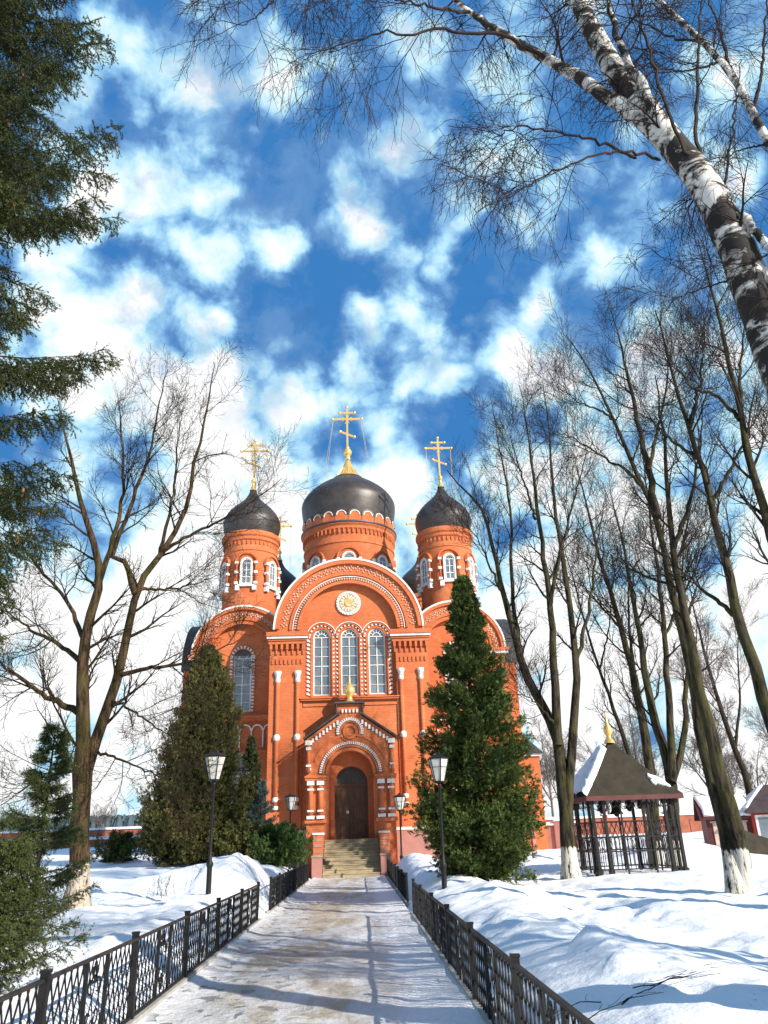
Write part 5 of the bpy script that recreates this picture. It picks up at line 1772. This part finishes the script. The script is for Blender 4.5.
# ------------------------------------------------------------------ path fences
def make_fence(label, u, v0, v1, n, seed):
    root = thing('path_fence', label, 'fence', path_pt(u, v0, -.03 if u < 0 else -.085), YAW, 'black lattice fences along the path')
    rng = random.Random(seed)
    pl = (v1 - v0) / n
    zb, zt = .14, .80
    post = None
    for i in range(n + 1):
        if post is None:
            b = MB()
            b.box(-.030, .030, -.030, .030, -.12, .86)
            b.box(-.036, .036, -.036, .036, .86, .88)
            o = post = b.build('post', M['iron'], root)
        else:
            o = post.copy(); COL.objects.link(o); o.parent = root
        o.location = (0, i * pl, 0); o.rotation_euler = (rng.uniform(-.015, .015), rng.uniform(-.02, .02), 0)
    b = MB(); b.box(-.019, .019, .03, n * pl - .03, zt + .002, zt + .026)
    b.build('top_rail', M['rail'], root)
    a, e = .04, pl - .04
    m1, m2 = pl * .385, pl * .615
    b = MB()
    b.box(-.012, .012, a, e, zb - .025, zb)
    for y in (m1, m2):
        b.box(-.016, .016, y - .016, y + .016, zb + .001, zt)

    def lat(y0, y1, step, slope, rr):
        H_ = zt - zb
        run = H_ * slope
        for sgn, x in ((1, -.004), (-1, .004)):
            c = y0 - run
            while c < y1 + run:
                p = []
                for s in np.linspace(0, 1, 2):
                    p.append((c + sgn * run * s if sgn > 0 else c + run - run * s, zb + H_ * s))
                (ya, za), (yb, zb2) = p
                # clip to the field
                dy = yb - ya
                t0, t1 = 0.0, 1.0
                if dy != 0:
                    ta, tb = (y0 - ya) / dy, (y1 - ya) / dy
                    t0, t1 = max(t0, min(ta, tb)), min(t1, max(ta, tb))
                if t1 - t0 > .05:
                    b.tube((x, ya + dy * t0, za + (zb2 - za) * t0), (x, ya + dy * t1, za + (zb2 - za) * t1), rr, rr, 4)
                c += step
    lat(a, m1, .145, .52, .0075)
    lat(m2, e, .145, .52, .0075)
    lat(m1, m2, .19, .52, .006)
    pan = b.build('panel', M['iron'], root)
    orns = []                                                # forged flower and scrolls in the middle field
    cy, cz = (m1 + m2) / 2, (zb + zt) / 2

    def ring(y, z, r, a0=0, a1=2 * PI, rr=.008):
        pr = None
        for i in range(13):
            t = a0 + (a1 - a0) * i / 12
            p = (-.012, y + r * math.cos(t), z + r * math.sin(t))
            if pr: b.tube(pr, p, rr, rr, 4)
            pr = p
    for dz in (.22, -.22):
        b = MB()
        ring(cy, cz + dz, .045)
        for k in range(5):
            t = k * 2 * PI / 5 + .3
            ring(cy + .055 * math.cos(t), cz + dz + .055 * math.sin(t), .03, rr=.007)
        ring(cy - .11, cz + dz * .55, .055, .5, 5.2)
        ring(cy + .11, cz + dz * .55, .055, -2.1, 2.6)
        orns.append(b.build('scroll', M['iron'], pan))
    for i in range(1, n):
        c = pan.copy(); COL.objects.link(c); c.parent = root; c.location = (0, i * pl, 0)
        for orn in orns:
            d = orn.copy(); COL.objects.link(d); d.parent = c
    return root


make_fence('black lattice fence along the near left side of the path in the foreground', -1.86, -41.6, -21.4, 8, 1)
make_fence('black lattice fence on the far left of the path under the green juniper', -1.86, -18.75, -3.3, 6, 2)
make_fence('black lattice fence along the near right side of the path in the foreground', 1.62, -41.3, -21.2, 8, 3)
make_fence('short black lattice fence on the far right of the path nearest the steps', 1.68, -17.8, -1.9, 6, 4)


# ------------------------------------------------------------------ lamps
def make_lamp():
    root = thing('street_lamp', 'lamp', 'lamp', (0, 0, 0), 0, 'black lamp posts along the path')
    b = MB()
    b.lathe([(.10, -.4), (.10, .04), (.075, .06), (.065, .12), (.065, .82), (.085, .86), (.085, .92), (.05, .97), (.042, 1.2), (.036, 2.72), (.055, 2.74), (.055, 2.78), (.03, 2.82)], n=14)
    b.build('pole', M['iron'], root)
    h0, h1, rb, rt = 2.86, 3.42, .135, .275
    n = 6
    ln = MB()
    ln.lathe([(.03, 2.80), (.11, 2.83), (rb + .02, 2.85), (rb + .02, 2.875), (.02, 2.88)], n=n, smooth=False)
    ln.lathe([(rt + .015, h1), (rt + .03, h1 + .03), (.20, h1 + .075), (.10, h1 + .12), (.05, h1 + .13), (.045, h1 + .17), (.005, h1 + .20)], n=n, smooth=False)
    ln.lathe([(.02, h1 - .001), (rt + .012, h1)], n=n, smooth=False)
    for i in range(n):
        t = 2 * PI * i / n
        ln.tube((rb * math.cos(t), rb * math.sin(t), h0), (rt * math.cos(t), rt * math.sin(t), h1), .013, .013, 4)
        t2 = 2 * PI * (i + 1) / n
        zc = h0 + .36; rc = rb + (rt - rb) * .36 / (h1 - h0)
        ln.tube((rc * math.cos(t), rc * math.sin(t), zc), (rc * math.cos(t2), rc * math.sin(t2), zc), .006, .006, 4)
    lant = ln.build('lantern', M['iron'], root)
    g = MB()
    g.lathe([(rb - .008, h0), (rt - .008, h1 - .005)], n=n, smooth=False)
    g.build('glass', M['frost_glass'], lant)
    return root


LAMPS = [('black lamp post standing alone behind the near left fence before the olive thuja', -4.6, 20.8), ('black lamp post behind the near right fence in front of the right thuja', 1.17, 21.2),
         ('distant black lamp post left of the church steps behind the juniper', -4.8, 38.0), ('distant black lamp post right of the church steps by the far fence', .25, 38.0)]
lp = make_lamp()
for i, (lab, X, Y) in enumerate(LAMPS):
    o = lp if i == 0 else copy_tree(lp)
    top = (at(214, 750, 20.8), at(439, 752, 21.2), at(291, 793, 38), at(400, 793, 38))[i][2]
    o.location = (X, Y, top - 3.60); o['label'] = lab
    o.rotation_euler = ((.0, .0), (.0, .012), (0, .01), (0, 0))[i] + (i * .7,)

# ------------------------------------------------------------------ bell pavilion
GZ0 = gh(7.0, 27.0)
gz = thing('bell_pavilion', 'black iron bell pavilion with brown pyramid roof half covered in snow', 'pavilion', (7.38, 27.2, .42), R(5))
W2 = 1.34
post = None
pts = []
for sx in (-1, 1):
    for sy in (-1, 1):
        pts += [(sx * W2, sy * W2), (sx * (W2 - .36), sy * W2), (sx * W2, sy * (W2 - .36))]
for (x, y) in pts:
    if post is None:
        b = MB(); b.box(-.042, .042, -.042, .042, -.5, 2.12)
        b.box(-.075, .075, -.075, .075, .02, .12); b.box(-.07, .07, -.07, .07, 2.0, 2.1)
        o = post = b.build('post', M['iron'], gz)
    else:
        o = post.copy(); COL.objects.link(o); o.parent = gz
    o.location = (x, y, 0)
rail = None
for k in range(4):
    if rail is None:
        b = MB()
        for z in (.12, .62, 1.02):
            b.box(-W2 + .06, W2 - .06, -.018, .018, z, z + .035)
        n = 18
        for i in range(n):
            x = -W2 + .15 + (2 * W2 - .3) * i / (n - 1)
            b.box(x - .010, x + .010, -.010, .010, .155, 1.02)
        for i in range(9):
            x = -W2 + .25 + (2 * W2 - .5) * i / 8
            for s in (-1, 1):
                pr = None
                for j in range(9):
                    t = PI * j / 8
                    p = (x + s * .10 * math.sin(t), -.014, .66 + .17 * (1 - math.cos(t)))
                    if pr: b.tube(pr, p, .010, .010, 4)
                    pr = p
        for i in range(15):                                  # upper lattice and hanging scrollwork under the beam
            x = -W2 + .2 + (2 * W2 - .4) * i / 14
            for s in (-1, 1):
                x2 = x + s * .19
                if abs(x2) < W2 - .05:
                    b.tube((x, .012 * s, 1.05), (x2, .012 * s, 1.48), .009, .009, 4)
            pr = None
            for j in range(7):
                t = PI * j / 6
                p = (x + .085 * math.cos(t), 0, 2.10 - .20 * math.sin(t))
                if pr: b.tube(pr, p, .012, .012, 4)
                pr = p
        b.box(-W2 + .06, W2 - .06, -.014, .014, 1.48, 1.505)
        for i in (1, 2):
            x = -W2 + 2 * W2 * i / 3
            b.box(x - .022, x + .022, -.022, .022, -.3, 2.12)
        o = rail = b.build('railing', M['iron'], gz)
    else:
        o = rail.copy(); COL.objects.link(o); o.parent = gz
    a = k * PI / 2
    o.location = (W2 * math.sin(a), -W2 * math.cos(a), 0); o.rotation_euler = (0, 0, a)
E2, EZ, AZ_ = 1.54, 2.10, 4.02
b = MB()
b.box(-W2 - .05, W2 + .05, -W2 - .05, -W2 + .05, 2.122, 2.20); b.box(-W2 - .05, W2 + .05, W2 - .05, W2 + .05, 2.122, 2.20)
b.box(-W2 - .05, -W2 + .05, -W2 + .052, W2 - .052, 2.122, 2.20); b.box(W2 - .05, W2 + .05, -W2 + .052, W2 - .052, 2.122, 2.20)
b.box(-W2, W2, -.06, .06, 2.205, 2.30); b.box(-.055, .055, -W2, W2, 2.21, 2.295)
b.build('beam', M['maroon'], gz)
b = MB()
for k in range(4):
    c, s = math.cos(k * PI / 2), math.sin(k * PI / 2)
    def tr(x, y, z): return (x * c - y * s, x * s + y * c, z)
    nn_ = 8
    rows = []
    for j in range(nn_ + 1):
        t = j / nn_
        w = E2 * (1 - t) + .02
        zz = EZ + .14 + (AZ_ - EZ - .14) * (t ** 1.06)
        rows.append((tr(-w, -w, zz), tr(w, -w, zz)))
    vs = [p for r_ in rows for p in r_]
    b.add(vs, [(2 * j, 2 * j + 1, 2 * j + 3, 2 * j + 2) for j in range(nn_)], 0)
    b.add([tr(-E2 - .02, -E2 - .02, EZ), tr(E2 + .02, -E2 - .02, EZ), tr(E2 + .02, -E2 - .02, EZ + .138), tr(-E2 - .02, -E2 - .02, EZ + .138)], [(0, 1, 2, 3)], 1)
    b.add([tr(-E2 - .02, -E2 - .02, EZ), tr(E2 + .02, -E2 - .02, EZ), tr(0, 0, EZ + .05)], [(2, 1, 0)], 1)
GR = b.build('roof', [M['gazebo_roof'], M['maroon']], gz)


def slope_snow(name, parent, face, poly, th, seed, n=26):
    """a slab of old snow on one roof face; face(a, t) gives the point and normal, poly is (a, t) outline"""
    rng = np.random.default_rng(seed)
    pts = []
    for i in range(len(poly)):
        p, q_ = np.array(poly[i]), np.array(poly[(i + 1) % len(poly)])
        for t in np.linspace(0, 1, 7, endpoint=False):
            pts.append(p + (q_ - p) * t + rng.normal(size=2) * .012)
    pts = np.array(pts); c = pts.mean(0)
    rings = [(1.0, 0.0), (1.01, .55), (.95, .9), (.8, 1.0), (.4, 1.05)]
    vs, fs = [], []
    m_ = len(pts)
    for (f, hh) in rings:
        for p in pts:
            a, t = c + (p - c) * f
            P_, N_ = face(a, t)
            vs.append(tuple(np.array(P_) + np.array(N_) * (.004 + th * hh * (1 + (0 if hh == 0 else rng.normal() * .08)))))
    for r_ in range(len(rings) - 1):
        for j in range(m_):
            fs.append((r_ * m_ + j, r_ * m_ + (j + 1) % m_, (r_ + 1) * m_ + (j + 1) % m_, (r_ + 1) * m_ + j))
    fs.append(tuple((len(rings) - 1) * m_ + j for j in range(m_)))
    b = MB(); b.add(vs, fs, 0, True)
    return b.build(name, M['snow_cap'], parent)


def gface(k):
    c, s = math.cos(k * PI / 2), math.sin(k * PI / 2)
    nz = math.atan2(E2, AZ_ - EZ)

    def f(a, t):
        w = E2 * (1 - t)
        x, y, z = a * w, -w, EZ + .14 + (AZ_ - EZ - .14) * t ** 1.06
        nx_, ny_, nz_ = 0, -math.cos(nz) * 1.0, math.sin(nz)
        return (x * c - y * s, x * s + y * c, z), (nx_ * c - ny_ * s, nx_ * s + ny_ * c, nz_)
    return f


slope_snow('snow', GR, gface(3), [(-.97, .0), (1.02, .0), (1.06, .35), (1.1, .62), (1.1, .86), (-.9, .93), (-.97, .4)], .20, 1)
slope_snow('snow', GR, gface(0), [(.60, .20), (.95, .13), (.97, .30), (.72, .36)], .08, 2)
slope_snow('snow', GR, gface(2), [(-.95, .03), (.95, .03), (.9, .5), (.6, .85), (-.6, .85), (-.9, .5)], .14, 3)
b = MB()
b.lathe([(.20, 3.96), (.15, 4.06), (.08, 4.15), (.07, 4.21), (.13, 4.28), (.15, 4.38), (.13, 4.48), (.07, 4.58), (.04, 4.68), (.022, 4.80), (.016, 5.0)], n=16)
b.build('finial', M['gold'], gz)
bell_lab = ['largest dark bell hanging in the middle of the black pavilion', 'middling dark bell left of the largest bell under the pavilion roof', 'small dark bell right of the largest bell under the pavilion roof', 'smallest dark bell at the right end of the pavilion bell beam']
for i, (x, r, y) in enumerate(((-.1, .22, 0), (-.58, .17, 0), (.36, .15, 0), (.72, .12, 0))):
    c, s = math.cos(R(5)), math.sin(R(5))
    t = thing('bell', bell_lab[i], 'bell', (7.38 + x * c, 27.2 + x * s, .42 + 2.20 - r * .35), 0, 'bells in the pavilion')
    b = MB(); b.lathe([(.02, 0), (.35 * r, -.05 * r), (.52 * r, -.25 * r), (.58 * r, -.8 * r), (.72 * r, -1.35 * r), (r, -1.75 * r), (.98 * r, -1.82 * r), (.8 * r, -1.7 * r), (.5 * r, -.8 * r)], n=20)
    b.tube((0, 0, -.02), (0, 0, r * .35), .03, .03, 6)
    b.build('bell_body', M['bronze'], t)
    b = MB(); b.tube((0, 0, -.8 * r), (0, 0, -1.75 * r), .02, .02, 6); b.ball((0, 0, -1.8 * r), .09)
    b.build('clapper', M['iron'], t)

# ------------------------------------------------------------------ red hut on the right
hz_ = .42
hut = thing('red_hut', 'small red hut with dark hipped roof and white framed window at the right edge', 'hut', (18.5, 49.6, hz_), R(-15))
b = MB()
b.box(2.5, 9.5, -.5, 5.5, -.5, 1.95); b.build('wall', M['redpaint'], hut)
b = MB()
b.box(0, 2.49, 0, 3.0, -.5, 1.75, 0)
b.add([(0, -.0, 1.751), (0, 3.0, 1.751), (0, 1.5, 2.75), (-.02, 0, 1.751), (-.02, 3.0, 1.751), (-.02, 1.5, 2.75)], [(0, 1, 2), (5, 4, 3)], 0)
PW = b.build('entrance_porch', M['maroon'], hut)
b = MB()
b.add([(-.35, -.35, 1.62), (2.6, -.35, 1.62), (2.6, 1.5, 2.86), (-.35, 1.5, 2.86), (-.35, -.35, 1.72), (2.6, -.35, 1.72), (2.6, 1.5, 2.96), (-.35, 1.5, 2.96),
       (-.35, 3.35, 1.62), (2.6, 3.35, 1.62), (-.35, 3.35, 1.72), (2.6, 3.35, 1.72)],
      [(0, 1, 5, 4), (4, 5, 6, 7), (0, 4, 7, 3), (0, 3, 2, 1), (7, 6, 11, 10), (3, 8, 9, 2), (8, 10, 11, 9), (3, 7, 10, 8), (1, 2, 6, 5), (2, 9, 11, 6)], 0)
PRF = b.build('roof', M['maroon'], PW)


def pface(a, t):
    return (-.35 + 2.95 * a, -.35 + 1.85 * t, 1.72 + 1.24 * t), (0, -.556, .83)


slope_snow('snow', PRF, pface, [(.10, .08), (.98, .04), (.98, .98), (.03, .98)], .16, 5)
b = MB()
for i in range(6):
    b.box(.35 + i * .32, .60 + i * .32, -.04, -.002, .25, 1.45, 0)
b.box(.22, 2.3, -.06, -.003, .15, .24, 0); b.box(.22, 2.3, -.06, -.003, 1.46, 1.55, 0)
b.build('lattice_window', M['old_white'], PW)
b = MB()
ex0, ex1, ey0, ey1 = 2.2, 9.9, -.95, 5.9
b.add([(ex0, ey0, 1.90), (ex1, ey0, 1.90), (ex1, ey1, 1.90), (ex0, ey1, 1.90), (ex0, ey0, 2.02), (ex1, ey0, 2.02), (ex1, ey1, 2.02), (ex0, ey1, 2.02), (4.0, 2.4, 3.55), (8.2, 2.4, 3.55)],
      [(3, 2, 1, 0), (0, 1, 5, 4), (1, 2, 6, 5), (2, 3, 7, 6), (3, 0, 4, 7), (4, 5, 9, 8), (5, 6, 9), (6, 7, 8, 9), (7, 4, 8)], 0)
HR = b.build('roof', noisy('dark_brown_roof', (.05, .03, .028), (.085, .055, .05), 2, .6), hut)


def hface(a, t):
    y = ey0 + (ey1 - ey0) * (.5 + (a - .5) * (1 - t))
    return (ex0 + 1.8 * t, y, 2.02 + 1.53 * t), (-.65, 0, .76)


slope_snow('snow', HR, hface, [(.03, .05), (.97, .05), (.9, .9), (.1, .93)], .18, 6)
b = MB()
b.box(2.66, 4.60, -.62, -.502, .25, 1.80, 0)
WF = b.build('window', M['white'], hut)
for (x0, x1) in ((2.82, 3.36), (3.48, 3.98), (4.10, 4.46)):
    b = MB(); b.box(x0, x1, -.64, -.622, .50, 1.66, 0); b.build('pane', M['glass'], WF)
# low dark wedge-shaped solid showing between the snow and the leaning trunk
cl = thing('dark_wedge', 'low dark sloping wedge rising from the snow under the hut window', 'roof', (15.0, 36.5, .4), 0)
b = MB(); b.add([(0, 0, 1.15), (4, .6, -.2), (4, 2.0, -.2), (0, 1.4, 1.15), (0, 0, -.4), (4, .6, -.4), (4, 2.0, -.4), (0, 1.4, -.4)], [(0, 1, 2, 3), (4, 5, 1, 0), (7, 4, 0, 3), (6, 7, 3, 2), (5, 6, 2, 1)], 0)
b.build('wedge_sheet', M['gazebo_roof'], cl)

# ------------------------------------------------------------------ small things lying about
rg = np.random.default_rng(90)
lx, ly = 1.75, 7.3
P = []
for (dx, dy, a, l) in ((0, 0, .35, 1.0), (-.35, -.1, .15, .75), (.2, .25, -.2, .7), (-.1, .2, 2.6, .5)):
    p0 = np.array((lx + dx, ly + dy, 0)); d = np.array((math.cos(a), math.sin(a), 0))
    pl_ = np.array([p0 + d * l * t + np.array((0, 0, 0)) + rg.normal(size=3) * .015 for t in np.linspace(0, 1, 10)])
    pl_[:, 2] = ground_h(pl_[:, 0], pl_[:, 1]) + .015 + .03 * np.sin(np.linspace(0, PI, 10))
    P.append(pl_)
P = np.array(P); RR = np.repeat(np.linspace(.0048, .002, 10)[None], len(P), 0)
A, AR = spawn(rg, P, RR, 7, .26, (25, 60), (0, 0, -.05), .15, 4, .15, .4, .7, .0014)
A[..., 2] = ground_h(A[..., 0], A[..., 1]) + .015 + (A[..., 2] - A[..., 2].min()) * .12
base = (lx, ly, gh(lx, ly))
fb = tubes_obj('fallen_branch', [(P, RR)], M['birch_twig'], None, base, 5)
fb.location = base
tag(fb, 'dark fallen birch branch with twigs lying on the snow right of the near fence', 'branch')
tw_ = tubes_obj('twigs', [(A, AR)], M['birch_twig'], fb, base, 3)
wx, wy = -6.1, 22.5
P = np.zeros((26, 6, 3)); P[:, 0, :2] = rg.normal(size=(26, 2)) * .28 + (wx, wy)
for i in range(1, 6):
    P[:, i] = P[:, i - 1] + np.array((0, 0, .10)) + rg.normal(size=(26, 3)) * .025
P[..., 2] += gh(wx, wy) - .05
RR = np.repeat(np.linspace(.005, .003, 6)[None], 26, 0)
A, AR = spawn(rg, P, RR, 4, .12, (20, 50), (0, 0, .1), .2, 2, .5, .3, .8, .002)
wd_ = tubes_obj('dry_weeds', [(P, RR), (A, AR)], M['twig_left'], None, (wx, wy, gh(wx, wy)), 3)
wd_.location = (wx, wy, gh(wx, wy))
tag(wd_, 'dry brown weed stalks poking through the snow left of the near left lamp', 'weeds')
